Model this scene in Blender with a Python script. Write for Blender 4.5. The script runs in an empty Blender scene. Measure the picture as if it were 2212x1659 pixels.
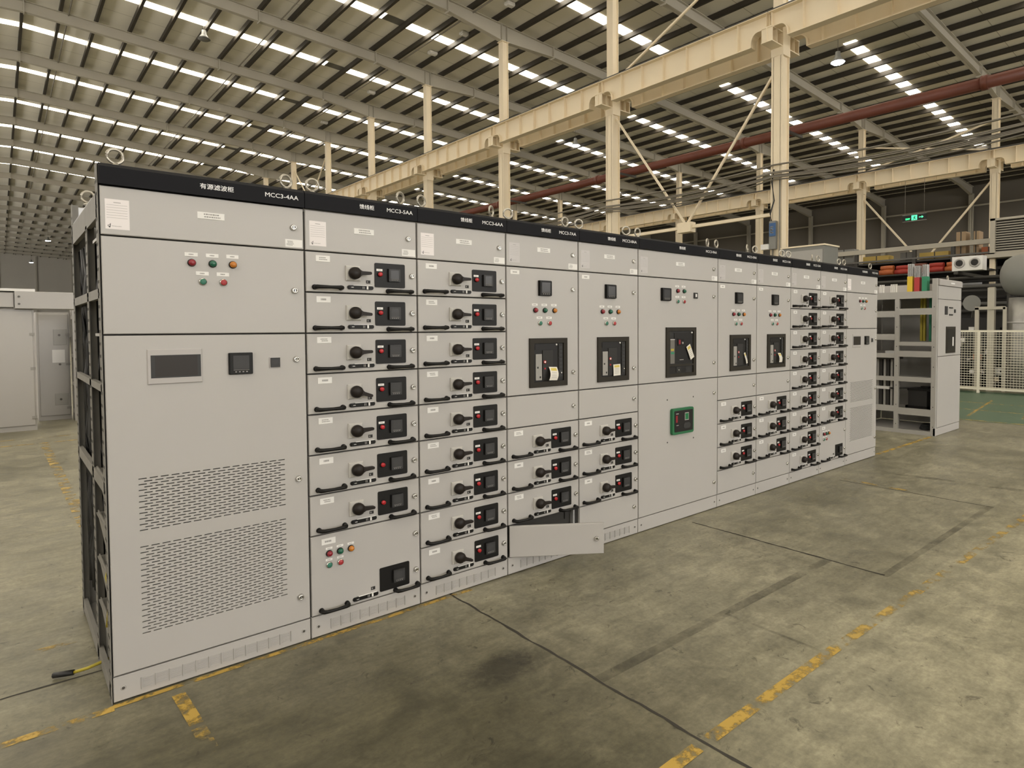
import bpy, math, random
from mathutils import Vector, Matrix
random.seed(7)
PI = math.pi
scene = bpy.context.scene
C = scene.collection

# ------------------------------------------------------------------ camera
W_PX, H_PX = 2212.0, 1659.0
FPX, CXP, CYP = 1370.3876, 1225.1163, 755.5174          # focal length and principal point in pixels
CAM = Vector((-0.30891517, -3.13230975, 1.5315785))
YAW, PITCH, ROLL = 0.73036387, -0.03405529, -0.00429712
_f = Vector((math.sin(YAW) * math.cos(PITCH), math.cos(YAW) * math.cos(PITCH), math.sin(PITCH)))
_r = Vector((math.cos(YAW), -math.sin(YAW), 0)); _u = _r.cross(_f)
R2 = _r * math.cos(ROLL) + _u * math.sin(ROLL); U2 = _u * math.cos(ROLL) - _r * math.sin(ROLL)
cam = bpy.data.cameras.new('camera'); cam_o = bpy.data.objects.new('camera', cam); C.objects.link(cam_o)
cam_o.matrix_world = Matrix(((R2.x, U2.x, -_f.x, CAM.x), (R2.y, U2.y, -_f.y, CAM.y), (R2.z, U2.z, -_f.z, CAM.z), (0, 0, 0, 1)))
cam.sensor_fit = 'HORIZONTAL'; cam.sensor_width = 36.0; cam.lens = FPX * 36.0 / W_PX
cam.shift_x = (W_PX / 2 - CXP) / W_PX; cam.shift_y = (CYP - H_PX / 2) / W_PX
cam.clip_start = 0.05; cam.clip_end = 600
scene.camera = cam_o

# ------------------------------------------------------------------ light levels and view
SKYLIGHT_STRENGTH = 11.0
WINDOW_FILL_STRENGTH = 8.5  # added fill from unseen window strips, for cabinet fronts, columns and roof
scene.view_settings.view_transform = 'Standard'
scene.view_settings.look = 'None'
scene.view_settings.exposure = 0.14
scene.view_settings.gamma = 1.0
scene.view_settings.use_curve_mapping = False
world = bpy.data.worlds.new('sky'); scene.world = world; world.use_nodes = True
world.node_tree.nodes['Background'].inputs[0].default_value = (0.75, 0.82, 0.95, 1)
world.node_tree.nodes['Background'].inputs[1].default_value = 0.6

# ------------------------------------------------------------------ materials
MATS = {}
def mat(name, col, rough=0.5, metal=0.0, noise=0.0, scale=6.0, bump=0.0, bscale=40.0, emit=0.0, spec=0.5, coat=0.0):
    m = bpy.data.materials.new(name); m.use_nodes = True; MATS[name] = m
    nt = m.node_tree; b = nt.nodes['Principled BSDF']
    b.inputs['Base Color'].default_value = (*col, 1)
    b.inputs['Roughness'].default_value = rough; b.inputs['Metallic'].default_value = metal
    b.inputs['Specular IOR Level'].default_value = spec
    if coat: b.inputs['Coat Weight'].default_value = coat; b.inputs['Coat Roughness'].default_value = 0.2
    if emit:
        b.inputs['Emission Color'].default_value = (*col, 1); b.inputs['Emission Strength'].default_value = emit
    if noise or bump:
        tc = nt.nodes.new('ShaderNodeTexCoord')
    if noise:
        n = nt.nodes.new('ShaderNodeTexNoise'); n.inputs['Scale'].default_value = scale; n.inputs['Detail'].default_value = 6
        nt.links.new(tc.outputs['Object'], n.inputs['Vector'])
        mx = nt.nodes.new('ShaderNodeMix'); mx.data_type = 'RGBA'
        mx.inputs[6].default_value = (*[c * (1 - noise) for c in col], 1); mx.inputs[7].default_value = (*[min(1, c * (1 + noise)) for c in col], 1)
        nt.links.new(n.outputs['Fac'], mx.inputs[0]); nt.links.new(mx.outputs[2], b.inputs['Base Color'])
    if bump:
        n2 = nt.nodes.new('ShaderNodeTexNoise'); n2.inputs['Scale'].default_value = bscale; n2.inputs['Detail'].default_value = 4
        nt.links.new(tc.outputs['Object'], n2.inputs['Vector'])
        bp = nt.nodes.new('ShaderNodeBump'); bp.inputs['Strength'].default_value = bump; bp.inputs['Distance'].default_value = 0.01
        nt.links.new(n2.outputs['Fac'], bp.inputs['Height']); nt.links.new(bp.outputs['Normal'], b.inputs['Normal'])
    return m

mat('paint', (0.435, 0.42, 0.405), 0.42, noise=0.03, scale=3, bump=0.02, bscale=300)
mat('paint_frame', (0.36, 0.35, 0.33), 0.45, noise=0.05, scale=5)
mat('switch_grey', (0.50, 0.485, 0.455), 0.45)
mat('header_black', (0.006, 0.006, 0.008), 0.5, spec=0.12)
mat('lettering', (0.80, 0.80, 0.80), 0.5)
mat('black_plastic', (0.006, 0.0055, 0.005), 0.42, spec=0.25)
mat('black_matte', (0.012, 0.011, 0.010), 0.6)
mat('knob_plastic', (0.014, 0.010, 0.008), 0.45, spec=0.25)
mat('bezel_brown', (0.024, 0.020, 0.014), 0.55, spec=0.25)
mat('dark_panel', (0.014, 0.013, 0.013), 0.4, spec=0.25)
mat('screen', (0.05, 0.05, 0.052), 0.25, spec=0.3)
mat('screen_dark', (0.028, 0.024, 0.022), 0.3, spec=0.3)
mat('grey_plastic', (0.30, 0.29, 0.27), 0.5)
mat('meter_frame', (0.035, 0.035, 0.036), 0.45, spec=0.3)
mat('silver_frame', (0.42, 0.40, 0.39), 0.4)
mat('label_white', (0.78, 0.77, 0.75), 0.5)
mat('paper_white', (0.80, 0.76, 0.76), 0.6)
mat('film_grey', (0.50, 0.48, 0.475), 0.35)
mat('print_grey', (0.30, 0.29, 0.28), 0.6)
mat('print_dark', (0.06, 0.06, 0.06), 0.6)
mat('print_yellow', (0.60, 0.48, 0.10), 0.6)
mat('chrome', (0.62, 0.61, 0.58), 0.22, metal=1.0)
mat('steel_dark', (0.10, 0.095, 0.085), 0.4, metal=0.6)
mat('lamp_red', (0.24, 0.006, 0.018), 0.3, coat=0.3)
mat('lamp_green', (0.0, 0.095, 0.050), 0.3, coat=0.3)
mat('lamp_amber', (0.50, 0.17, 0.012), 0.3, coat=0.3)
mat('push_green', (0.03, 0.16, 0.11), 0.45)
mat('push_red', (0.36, 0.03, 0.035), 0.45)
mat('button_red', (0.42, 0.010, 0.016), 0.35)
mat('device_green', (0.012, 0.135, 0.050), 0.4)
mat('lcd_green', (0.02, 0.17, 0.07), 0.2)
mat('eyebolt_steel', (0.46, 0.43, 0.37), 0.35, metal=0.8)
mat('galvanised', (0.50, 0.50, 0.50), 0.4, metal=0.4, noise=0.1, scale=12)
mat('interior_dark', (0.030, 0.028, 0.025), 0.7)
mat('cable_black', (0.012, 0.012, 0.012), 0.5)
mat('cable_yellow', (0.42, 0.34, 0.03), 0.5)
mat('cream_steel', (0.84, 0.73, 0.545), 0.55, noise=0.06, scale=1.2)
mat('roof_steel', (0.46, 0.43, 0.36), 0.6, noise=0.10, scale=0.6)
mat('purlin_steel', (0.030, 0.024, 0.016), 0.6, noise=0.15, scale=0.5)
mat('roof_sheet', (0.80, 0.77, 0.68), 0.65, noise=0.10, scale=0.35)
mat('sheet_seam', (0.40, 0.37, 0.31), 0.6)
mat('wall_sheet', (0.15, 0.135, 0.115), 0.7, noise=0.10, scale=0.2)
mat('wall_pale', (0.62, 0.59, 0.53), 0.7, noise=0.08, scale=0.2)
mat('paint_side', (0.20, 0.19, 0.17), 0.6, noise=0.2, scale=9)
mat('wall_block', (0.26, 0.235, 0.195), 0.8, noise=0.10, scale=0.6)
mat('skylight_sheet', (1.0, 0.92, 0.77), 0.5, emit=SKYLIGHT_STRENGTH)
mat('window_glow', (0.98, 0.96, 0.94), 0.5, emit=WINDOW_FILL_STRENGTH)  # emission of the added window strips out of view
mat('window_glow_side', (1.0, 0.94, 0.86), 0.5, emit=WINDOW_FILL_STRENGTH * 0.55)
mat('lamp_glow', (0.86, 0.91, 1.0), 0.5, emit=60)
mat('pipe_red', (0.13, 0.034, 0.018), 0.45, noise=0.2, scale=2)
mat('tank_grey', (0.22, 0.22, 0.205), 0.5, noise=0.08, scale=2)
mat('silver_foil', (0.34, 0.33, 0.31), 0.42, metal=0.7, bump=0.6, bscale=5, noise=0.35, scale=4)
mat('hose_red', (0.34, 0.030, 0.018), 0.55)
mat('hose_orange', (0.42, 0.11, 0.03), 0.55)
mat('board_yellow', (0.56, 0.40, 0.10), 0.6)
mat('busbar_yellow', (0.66, 0.46, 0.02), 0.45)
mat('busbar_red', (0.42, 0.025, 0.025), 0.45)
mat('busbar_green', (0.015, 0.22, 0.11), 0.45)
mat('carton', (0.36, 0.26, 0.16), 0.8)
mat('rack_dark', (0.045, 0.042, 0.036), 0.6)
mat('machine_grey', (0.14, 0.135, 0.12), 0.6, noise=0.15, scale=3)
mat('fence_steel', (0.74, 0.70, 0.58), 0.5)
mat('sign_black', (0.006, 0.010, 0.008), 0.4)
mat('sign_green', (0.10, 0.95, 0.45), 0.5, emit=1.1)
mat('sign_blue', (0.03, 0.10, 0.26), 0.5)
mat('tag_white', (0.72, 0.69, 0.62), 0.7)
mat('wire_rope', (0.20, 0.18, 0.145), 0.6)

def floor_material():
    m = bpy.data.materials.new('floor_concrete'); m.use_nodes = True; MATS['floor_concrete'] = m
    nt = m.node_tree; N = nt.nodes; L = nt.links; b = N['Principled BSDF']
    g = N.new('ShaderNodeNewGeometry')
    def noise(scale, detail=6, rough=0.6, dist=0.0):
        n = N.new('ShaderNodeTexNoise'); n.inputs['Scale'].default_value = scale; n.inputs['Detail'].default_value = detail
        n.inputs['Roughness'].default_value = rough; n.inputs['Distortion'].default_value = dist
        L.new(g.outputs['Position'], n.inputs['Vector']); return n
    def ramp(src, p0, c0, p1, c1):
        r = N.new('ShaderNodeValToRGB'); r.color_ramp.elements[0].position = p0; r.color_ramp.elements[0].color = c0
        r.color_ramp.elements[1].position = p1; r.color_ramp.elements[1].color = c1; L.new(src, r.inputs[0]); return r
    def mixc(kind, a, bb, fac):
        x = N.new('ShaderNodeMix'); x.data_type = 'RGBA'; x.blend_type = kind
        if isinstance(fac, float): x.inputs[0].default_value = fac
        else: L.new(fac, x.inputs[0])
        L.new(a, x.inputs[6]); L.new(bb, x.inputs[7]); return x.outputs[2]
    big = noise(0.9, 8, 0.62, 0.4); base = ramp(big.outputs['Fac'], 0.30, (0.195, 0.182, 0.124, 1), 0.70, (0.375, 0.350, 0.255, 1))
    mid = noise(5.0, 8, 0.68, 0.8); mm = ramp(mid.outputs['Fac'], 0.32, (0.55, 0.55, 0.53, 1), 0.70, (1.22, 1.21, 1.20, 1))
    c = mixc('MULTIPLY', base.outputs[0], mm.outputs[0], 0.85)
    # trowel and tyre streaks, stretched along the aisle
    mps = N.new('ShaderNodeMapping'); mps.inputs['Scale'].default_value = (3.0, 11.0, 1); mps.inputs['Rotation'].default_value = (0, 0, 0.25)
    L.new(g.outputs['Position'], mps.inputs[0]); stn = N.new('ShaderNodeTexNoise'); stn.inputs['Scale'].default_value = 1.6; stn.inputs['Detail'].default_value = 8; stn.inputs['Roughness'].default_value = 0.72
    L.new(mps.outputs[0], stn.inputs['Vector']); sr = ramp(stn.outputs['Fac'], 0.30, (0.62, 0.62, 0.60, 1), 0.68, (1.16, 1.16, 1.15, 1))
    c = mixc('MULTIPLY', c, sr.outputs[0], 0.7)
    fine = noise(42.0, 5, 0.7); ff = ramp(fine.outputs['Fac'], 0.25, (0.62, 0.62, 0.62, 1), 0.75, (1.28, 1.28, 1.28, 1))
    c = mixc('MULTIPLY', c, ff.outputs[0], 0.7)
    # scattered dark oil specks
    sp = noise(9.0, 4, 0.75, 1.2); ss = ramp(sp.outputs['Fac'], 0.31, (0.35, 0.34, 0.33, 1), 0.38, (1, 1, 1, 1))
    c = mixc('MULTIPLY', c, ss.outputs[0], 0.8)
    # the ground-in oil stain in front of the third column
    mp = N.new('ShaderNodeMapping'); mp.vector_type = 'POINT'; mp.inputs['Location'].default_value = (-1.36 / 0.36, 0.84 / 0.20, 0); mp.inputs['Scale'].default_value = (1 / 0.36, 1 / 0.20, 1)
    L.new(g.outputs['Position'], mp.inputs[0])
    gr = N.new('ShaderNodeTexGradient'); gr.gradient_type = 'SPHERICAL'; L.new(mp.outputs[0], gr.inputs[0])
    sn = noise(22.0, 6, 0.8, 0.6)
    mul = N.new('ShaderNodeMath'); mul.operation = 'MULTIPLY'; L.new(gr.outputs['Fac'], mul.inputs[0]); L.new(sn.outputs['Fac'], mul.inputs[1])
    st = ramp(mul.outputs[0], 0.14, (1, 1, 1, 1), 0.36, (0.34, 0.33, 0.32, 1))
    c = mixc('MULTIPLY', c, st.outputs[0], 0.9)
    # broad darker area in front of the near end of the row
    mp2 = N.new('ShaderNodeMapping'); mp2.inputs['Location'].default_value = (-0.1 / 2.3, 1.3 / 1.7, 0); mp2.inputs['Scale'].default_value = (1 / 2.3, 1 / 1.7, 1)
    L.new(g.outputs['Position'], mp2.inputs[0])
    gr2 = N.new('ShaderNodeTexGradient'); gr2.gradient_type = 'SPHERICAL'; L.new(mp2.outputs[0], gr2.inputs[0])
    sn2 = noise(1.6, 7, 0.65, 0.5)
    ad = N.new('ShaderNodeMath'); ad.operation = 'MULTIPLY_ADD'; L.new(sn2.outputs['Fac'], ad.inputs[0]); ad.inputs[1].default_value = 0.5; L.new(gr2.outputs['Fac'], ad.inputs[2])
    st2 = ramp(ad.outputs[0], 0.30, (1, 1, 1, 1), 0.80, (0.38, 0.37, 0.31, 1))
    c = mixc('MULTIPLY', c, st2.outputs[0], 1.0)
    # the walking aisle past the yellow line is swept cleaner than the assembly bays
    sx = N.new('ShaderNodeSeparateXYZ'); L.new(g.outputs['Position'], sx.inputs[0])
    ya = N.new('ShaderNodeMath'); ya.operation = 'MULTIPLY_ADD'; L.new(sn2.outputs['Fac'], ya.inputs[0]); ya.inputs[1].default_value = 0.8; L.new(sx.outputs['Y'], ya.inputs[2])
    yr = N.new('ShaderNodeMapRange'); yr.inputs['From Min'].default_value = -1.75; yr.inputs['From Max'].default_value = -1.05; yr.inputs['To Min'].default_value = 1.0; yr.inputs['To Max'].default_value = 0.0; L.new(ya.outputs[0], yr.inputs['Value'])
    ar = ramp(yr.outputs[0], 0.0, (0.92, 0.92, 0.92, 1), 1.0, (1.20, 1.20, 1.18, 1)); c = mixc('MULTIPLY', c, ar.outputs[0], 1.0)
    L.new(c, b.inputs['Base Color'])
    rr = ramp(mid.outputs['Fac'], 0.3, (0.34, 0.34, 0.34, 1), 0.7, (0.52, 0.52, 0.52, 1)); L.new(rr.outputs[0], b.inputs['Roughness'])
    b.inputs['Specular IOR Level'].default_value = 0.45
    bp = N.new('ShaderNodeBump'); bp.inputs['Strength'].default_value = 0.12; bp.inputs['Distance'].default_value = 0.004
    L.new(fine.outputs['Fac'], bp.inputs['Height']); L.new(bp.outputs['Normal'], b.inputs['Normal'])
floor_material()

def worn_paint(name, col, scale, lo, hi, rough=0.5):
    """floor paint that has chipped away in patches (alpha by noise)"""
    m = bpy.data.materials.new(name); m.use_nodes = True; MATS[name] = m
    nt = m.node_tree; N = nt.nodes; L = nt.links; b = N['Principled BSDF']
    b.inputs['Base Color'].default_value = (*col, 1); b.inputs['Roughness'].default_value = rough
    g = N.new('ShaderNodeNewGeometry'); n = N.new('ShaderNodeTexNoise'); n.inputs['Scale'].default_value = scale; n.inputs['Detail'].default_value = 7; n.inputs['Roughness'].default_value = 0.65
    L.new(g.outputs['Position'], n.inputs['Vector'])
    r = N.new('ShaderNodeValToRGB'); r.color_ramp.elements[0].position = lo; r.color_ramp.elements[0].color = (0, 0, 0, 1)
    r.color_ramp.elements[1].position = hi; r.color_ramp.elements[1].color = (1, 1, 1, 1)
    L.new(n.outputs['Fac'], r.inputs[0]); L.new(r.outputs[0], b.inputs['Alpha'])
worn_paint('paint_yellow', (0.46, 0.30, 0.055), 9.0, 0.43, 0.55)
worn_paint('paint_yellow_worn', (0.44, 0.30, 0.07), 7.0, 0.48, 0.60)
worn_paint('paint_green', (0.07, 0.125, 0.075), 2.0, 0.10, 0.35, 0.4)
worn_paint('rubber_mark', (0.080, 0.074, 0.055), 3.0, 0.40, 1.25)
mat('joint_dark', (0.035, 0.031, 0.024), 0.8)

# ------------------------------------------------------------------ mesh builder
class MB:
    def __init__(s): s.v = []; s.f = []; s.m = []; s.sm = []
    def face(s, pts, mi=0, smooth=False):
        i = len(s.v); s.v += [tuple(p) for p in pts]; s.f.append(tuple(range(i, i + len(pts)))); s.m.append(mi); s.sm.append(smooth)
    def box(s, x0, x1, y0, y1, z0, z1, mi=0):
        i = len(s.v)
        s.v += [(x0, y0, z0), (x1, y0, z0), (x1, y1, z0), (x0, y1, z0), (x0, y0, z1), (x1, y0, z1), (x1, y1, z1), (x0, y1, z1)]
        for q in ((0, 3, 2, 1), (4, 5, 6, 7), (0, 1, 5, 4), (1, 2, 6, 5), (2, 3, 7, 6), (3, 0, 4, 7)):
            s.f.append(tuple(i + k for k in q)); s.m.append(mi); s.sm.append(False)
    def cbox(s, x0, x1, y0, y1, z0, z1, b=0.003, mi=0):
        """box whose front edges (towards -y) are chamfered"""
        i = len(s.v)
        s.v += [(x0 + b, y0, z0 + b), (x1 - b, y0, z0 + b), (x1 - b, y0, z1 - b), (x0 + b, y0, z1 - b),
                (x0, y0 + b, z0), (x1, y0 + b, z0), (x1, y0 + b, z1), (x0, y0 + b, z1),
                (x0, y1, z0), (x1, y1, z0), (x1, y1, z1), (x0, y1, z1)]
        qs = [(0, 1, 2, 3)]
        for a, c in ((0, 4), (4, 8)):
            for k in range(4): qs.append((a + k, c + k, c + (k + 1) % 4, a + (k + 1) % 4))
        qs.append((11, 10, 9, 8))
        for q in qs: s.f.append(tuple(i + k for k in q)); s.m.append(mi); s.sm.append(False)
    def prism(s, poly, a, b, axis='y', mi=0, smooth=False):
        """extrude a 2D polygon: axis y -> poly in (x,z); axis x -> poly in (y,z); axis z -> poly in (x,y)"""
        def P(p, t): return (p[0], t, p[1]) if axis == 'y' else (t, p[0], p[1]) if axis == 'x' else (p[0], p[1], t)
        n = len(poly); i = len(s.v)
        s.v += [P(p, a) for p in poly] + [P(p, b) for p in poly]
        s.f.append(tuple(range(i, i + n))); s.m.append(mi); s.sm.append(False)
        s.f.append(tuple(range(i + 2 * n - 1, i + n - 1, -1))); s.m.append(mi); s.sm.append(False)
        for k in range(n):
            s.f.append((i + k, i + n + k, i + n + (k + 1) % n, i + (k + 1) % n)); s.m.append(mi); s.sm.append(smooth)
    def rrect(s, x0, x1, z0, z1, r, y0, y1, mi=0, n=4):
        pts = []
        for cx, cz, a0 in ((x1 - r, z1 - r, 0), (x0 + r, z1 - r, PI / 2), (x0 + r, z0 + r, PI), (x1 - r, z0 + r, 1.5 * PI)):
            for k in range(n + 1):
                a = a0 + k * PI / 2 / n; pts.append((cx + r * math.cos(a), cz + r * math.sin(a)))
        s.prism(pts, y0, y1, 'y', mi)
    def lathe(s, c, prof, axis='y', n=16, mi=0, smooth=True, mis=None):
        """prof: list of (r, t) along the axis from centre c"""
        c = Vector(c); i = len(s.v)
        for r, t in prof:
            for k in range(n):
                a = 2 * PI * k / n; p, q = r * math.cos(a), r * math.sin(a)
                s.v.append((c.x + p, c.y + t, c.z + q) if axis == 'y' else (c.x + t, c.y + p, c.z + q) if axis == 'x' else (c.x + p, c.y + q, c.z + t))
        for j in range(len(prof) - 1):
            for k in range(n):
                s.f.append((i + j * n + k, i + j * n + (k + 1) % n, i + (j + 1) * n + (k + 1) % n, i + (j + 1) * n + k)); s.m.append(mis[j] if mis else mi); s.sm.append(smooth)
        s.f.append(tuple(i + k for k in range(n))); s.m.append(mis[0] if mis else mi); s.sm.append(False)
        j = len(prof) - 1
        s.f.append(tuple(i + j * n + k for k in range(n))); s.m.append(mis[-1] if mis else mi); s.sm.append(False)
    def tube(s, pts, r, n=8, mi=0, close=False):
        pts = [Vector(p) for p in pts]; rings = []; up = Vector((0, 0, 1)); m = len(pts)
        for j, p in enumerate(pts):
            if close: d = (pts[(j + 1) % m] - pts[j - 1]).normalized()
            else: d = ((pts[min(j + 1, m - 1)] - pts[max(j - 1, 0)])).normalized()
            a = d.cross(up)
            if a.length < 1e-3: a = d.cross(Vector((0, 1, 0)))
            a.normalize(); b = a.cross(d); rr = r[j] if isinstance(r, (list, tuple)) else r
            rings.append(len(s.v)); s.v += [tuple(p + (a * math.cos(2 * PI * k / n) + b * math.sin(2 * PI * k / n)) * rr) for k in range(n)]
        for j in range(m if close else m - 1):
            A, B = rings[j], rings[(j + 1) % m]
            for k in range(n): s.f.append((A + k, B + k, B + (k + 1) % n, A + (k + 1) % n)); s.m.append(mi); s.sm.append(True)
        if not close:
            s.f.append(tuple(rings[0] + k for k in range(n))); s.m.append(mi); s.sm.append(False)
            s.f.append(tuple(rings[-1] + k for k in range(n))[::-1]); s.m.append(mi); s.sm.append(False)
    def bar(s, p, q, w, h, mi=0, up=(0, 0, 1)):
        """rectangular bar between two points"""
        p, q = Vector(p), Vector(q); d = (q - p).normalized(); a = d.cross(Vector(up))
        if a.length < 1e-3: a = d.cross(Vector((0, 1, 0)))
        a.normalize(); b = a.cross(d); i = len(s.v)
        for o in (p, q): s.v += [tuple(o + a * sx * w / 2 + b * sz * h / 2) for sx, sz in ((-1, -1), (1, -1), (1, 1), (-1, 1))]
        for t in ((0, 1, 2, 3), (7, 6, 5, 4), (0, 4, 5, 1), (1, 5, 6, 2), (2, 6, 7, 3), (3, 7, 4, 0)):
            s.f.append(tuple(i + k for k in t)); s.m.append(mi); s.sm.append(False)
    def mesh(s, name, mats):
        me = bpy.data.meshes.new(name); me.from_pydata(s.v, [], s.f)
        for m in (mats if isinstance(mats, (list, tuple)) else [mats]): me.materials.append(MATS[m])
        me.polygons.foreach_set('material_index', s.m); me.polygons.foreach_set('use_smooth', s.sm)
        import bmesh
        bm = bmesh.new(); bm.from_mesh(me); bmesh.ops.recalc_face_normals(bm, faces=bm.faces); bm.to_mesh(me); bm.free()
        me.update(); return me

def link(name, data, parent=None, loc=(0, 0, 0), rot=(0, 0, 0), label=None, cat=None, group=None, kind=None):
    o = bpy.data.objects.new(name, data); C.objects.link(o); o.parent = parent; o.location = loc; o.rotation_euler = rot
    if label: o['label'] = label
    if cat: o['category'] = cat
    if group: o['group'] = group
    if kind: o['kind'] = kind
    return o
def thing(name, label, cat, loc=(0, 0, 0), rz=0.0, group=None, kind=None):
    return link(name, None, None, loc, (0, 0, rz), label, cat, group, kind)
CACHE = {}
def part(name, key, mats, fn, parent, loc=(0, 0, 0), rot=(0, 0, 0), label=None, kind=None, **kw):
    """a part whose mesh data is shared with every other part built under the same key"""
    if key is None or key not in CACHE:
        mb = MB(); fn(mb); me = mb.mesh(key or name, mats)
        if key: CACHE[key] = me
    else: me = CACHE[key]
    return link(name, me, parent, loc, rot, label, kind=kind, **kw)

def text_mesh(body, mname, depth=0.0005, bold=0.0):
    """flat lettering as a mesh; bold thickens the strokes by overlaying shifted copies"""
    cu = bpy.data.curves.new('t', 'FONT'); cu.body = body; cu.size = 1.0; cu.resolution_u = 3
    ob = bpy.data.objects.new('t', cu); C.objects.link(ob)
    dg = bpy.context.evaluated_depsgraph_get(); src = bpy.data.meshes.new_from_object(ob.evaluated_get(dg))
    bpy.data.objects.remove(ob); bpy.data.curves.remove(cu)
    m = MB(); k = 0
    for dx, dy in ((0, 0), (bold, 0), (-bold, 0), (0, bold), (0, -bold)) if bold else ((0, 0),):
        i0 = len(m.v); m.v += [(v.co.x + dx, v.co.y + dy, depth - 0.00002 * k) for v in src.vertices]; k += 1
        for p in src.polygons: m.f.append(tuple(i0 + q for q in p.vertices)); m.m.append(0); m.sm.append(False)
    bpy.data.meshes.remove(src)
    me = bpy.data.meshes.new('lettering'); me.from_pydata(m.v, [], m.f); me.materials.append(MATS[mname]); return me
def fit_text(me, x0, x1, z0, z1):
    """scale flat text to a rectangle and stand it on the x-z plane facing -y"""
    xs = [v.co.x for v in me.vertices]; ys = [v.co.y for v in me.vertices]
    ax, bx, ay, by = min(xs), max(xs), min(ys), max(ys)
    for v in me.vertices:
        v.co = Vector((x0 + (v.co.x - ax) / (bx - ax) * (x1 - x0), -v.co.z, z0 + (v.co.y - ay) / (by - ay) * (z1 - z0)))
    return me

# ------------------------------------------------------------------ the hall
S = 7.5; K0 = 0.205                       # bay length and first frame
XR = (18.68, 42.11); XW = 64.7; XL = -17.0; RIDGE = 1.0; SL = 0.055
YS, YE = K0 - 5 * S, K0 + 23 * S
def zsheet(x): return 17.75 - SL * abs(x - RIDGE)
def frame_y(k): return K0 + S * k

def structure(name, mb, mats, label=None, parent=None, cat=None):
    o = link(name, mb.mesh(name, mats), parent, label=label, cat=cat)
    o['kind'] = 'structure'; return o

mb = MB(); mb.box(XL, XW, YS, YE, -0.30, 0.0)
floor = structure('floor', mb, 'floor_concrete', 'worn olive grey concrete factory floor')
def strip(name, key_mat, pts, z=0.0012, label=None):
    """flat paint or joint polygon list lying on the floor"""
    m = MB()
    for poly in pts: m.face([(x, y, z) for x, y in poly])
    o = structure(name, m, key_mat, label, floor); return o
def line(x0, y0, x1, y1, w):
    d = Vector((x1 - x0, y1 - y0)).normalized(); n = Vector((-d.y, d.x)) * w / 2
    return [(x0 - n.x, y0 - n.y), (x1 - n.x, y1 - n.y), (x1 + n.x, y1 + n.y), (x0 + n.x, y0 + n.y)]
def wob(x0, y0, x1, y1, w, n=24, a=0.004):
    """a crack that wanders a little"""
    out = []; P = [(x0 + (x1 - x0) * i / n + random.uniform(-a, a), y0 + (y1 - y0) * i / n + random.uniform(-a, a), w * random.uniform(0.5, 1.25)) for i in range(n + 1)]
    horiz = abs(x1 - x0) > abs(y1 - y0)
    for (a0, b0, w0), (a1, b1, w1) in zip(P, P[1:]):
        out.append([(a0, b0 - w0 / 2), (a1, b1 - w1 / 2), (a1, b1 + w1 / 2), (a0, b0 + w0 / 2)] if horiz else [(a0 - w0 / 2, b0), (a1 - w1 / 2, b1), (a1 + w1 / 2, b1), (a0 + w0 / 2, b0)])
    return out
strip('floor_joint', 'joint_dark', wob(1.595, 0.4, 1.595, -3.4, 0.014, 60, 0.005), 0.0010, 'dark saw-cut joint crossing the floor towards the camera')
strip('floor_joint', 'joint_dark', wob(-6, 0.365, 0.0, 0.365, 0.012, 60), 0.0010, 'dark joint running left from the first cabinet')
strip('floor_joint', 'joint_dark', wob(3.72, -0.10, 3.72, -1.56, 0.018, 24) + wob(5.92, -0.25, 5.92, -1.58, 0.012, 24), 0.0010, 'dark cut lines bounding the floor patch')
strip('floor_marking', 'rubber_mark', [line(3.70, -1.56, 5.95, -1.55, 0.05), line(1.60, -1.20, 3.72, -1.20, 0.06), line(2.55, -1.2, 2.55, -1.86, 0.02), line(6.6, -0.4, 6.8, -2.0, 0.10)], 0.0014, 'faint dark tyre-black lines on the floor')
strip('floor_marking', 'paint_yellow', [line(-6, -0.035, 0.0, -0.03, 0.045), line(0.0, -0.018, 1.72, -0.016, 0.030)], 0.0016, 'yellow line along the foot of the cabinet row')
strip('floor_marking', 'paint_yellow', [line(0.215, -0.09, 0.225, -0.37, 0.05)], 0.0016, 'short yellow stub in front of the first cabinet')
strip('floor_marking', 'paint_yellow_worn', [line(0.225, -0.40, 0.23, -0.60, 0.05)], 0.0016)
strip('floor_marking', 'paint_yellow', [line(1.62, -1.76, 2.62, -1.765, 0.055), line(1.2, -1.765, 1.55, -1.76, 0.055)], 0.0016, 'bright remains of the aisle line near the floor joint')
strip('floor_marking', 'paint_yellow_worn', [line(2.62, -1.765, 7.5, -1.86, 0.055), line(0.2, -1.765, 1.2, -1.76, 0.05)], 0.0016, 'flaking yellow aisle line')
strip('floor_marking', 'paint_yellow_worn', [line(6.0, -0.24, 5.97, -0.9, 0.05), line(-6, 0.78, 0.0, 0.78, 0.04)], 0.0016)
strip('floor_marking', 'paint_yellow', [line(7.45, 0.03, 9.30, 0.03, 0.05), line(-3, 8.02, 1.5, 8.02, 0.05), line(-3, 8.6, 1.5, 8.6, 0.03)], 0.0016)
strip('floor_marking', 'paint_yellow_worn', [line(0.11, 8.0, 0.16, 3.0, 0.09)], 0.0018)
strip('floor_marking', 'paint_green', [[(11.55, -8), (16.9, -8), (16.9, 4), (11.35, 4)]], 0.0010, 'green painted floor zone before the mesh fence')
strip('floor_marking', 'paint_yellow', [line(11.45, 4, 11.6, -6, 0.06), line(13.1, 1.8, 12.6, -6, 0.05), line(14.3, 1.8, 14.2, -6, 0.05), line(12.0, 0.35, 15.0, 0.75, 0.05), line(12.2, -0.4, 15.6, 0.15, 0.05)], 0.0018, 'thin yellow bay lines on the green zone')

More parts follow.
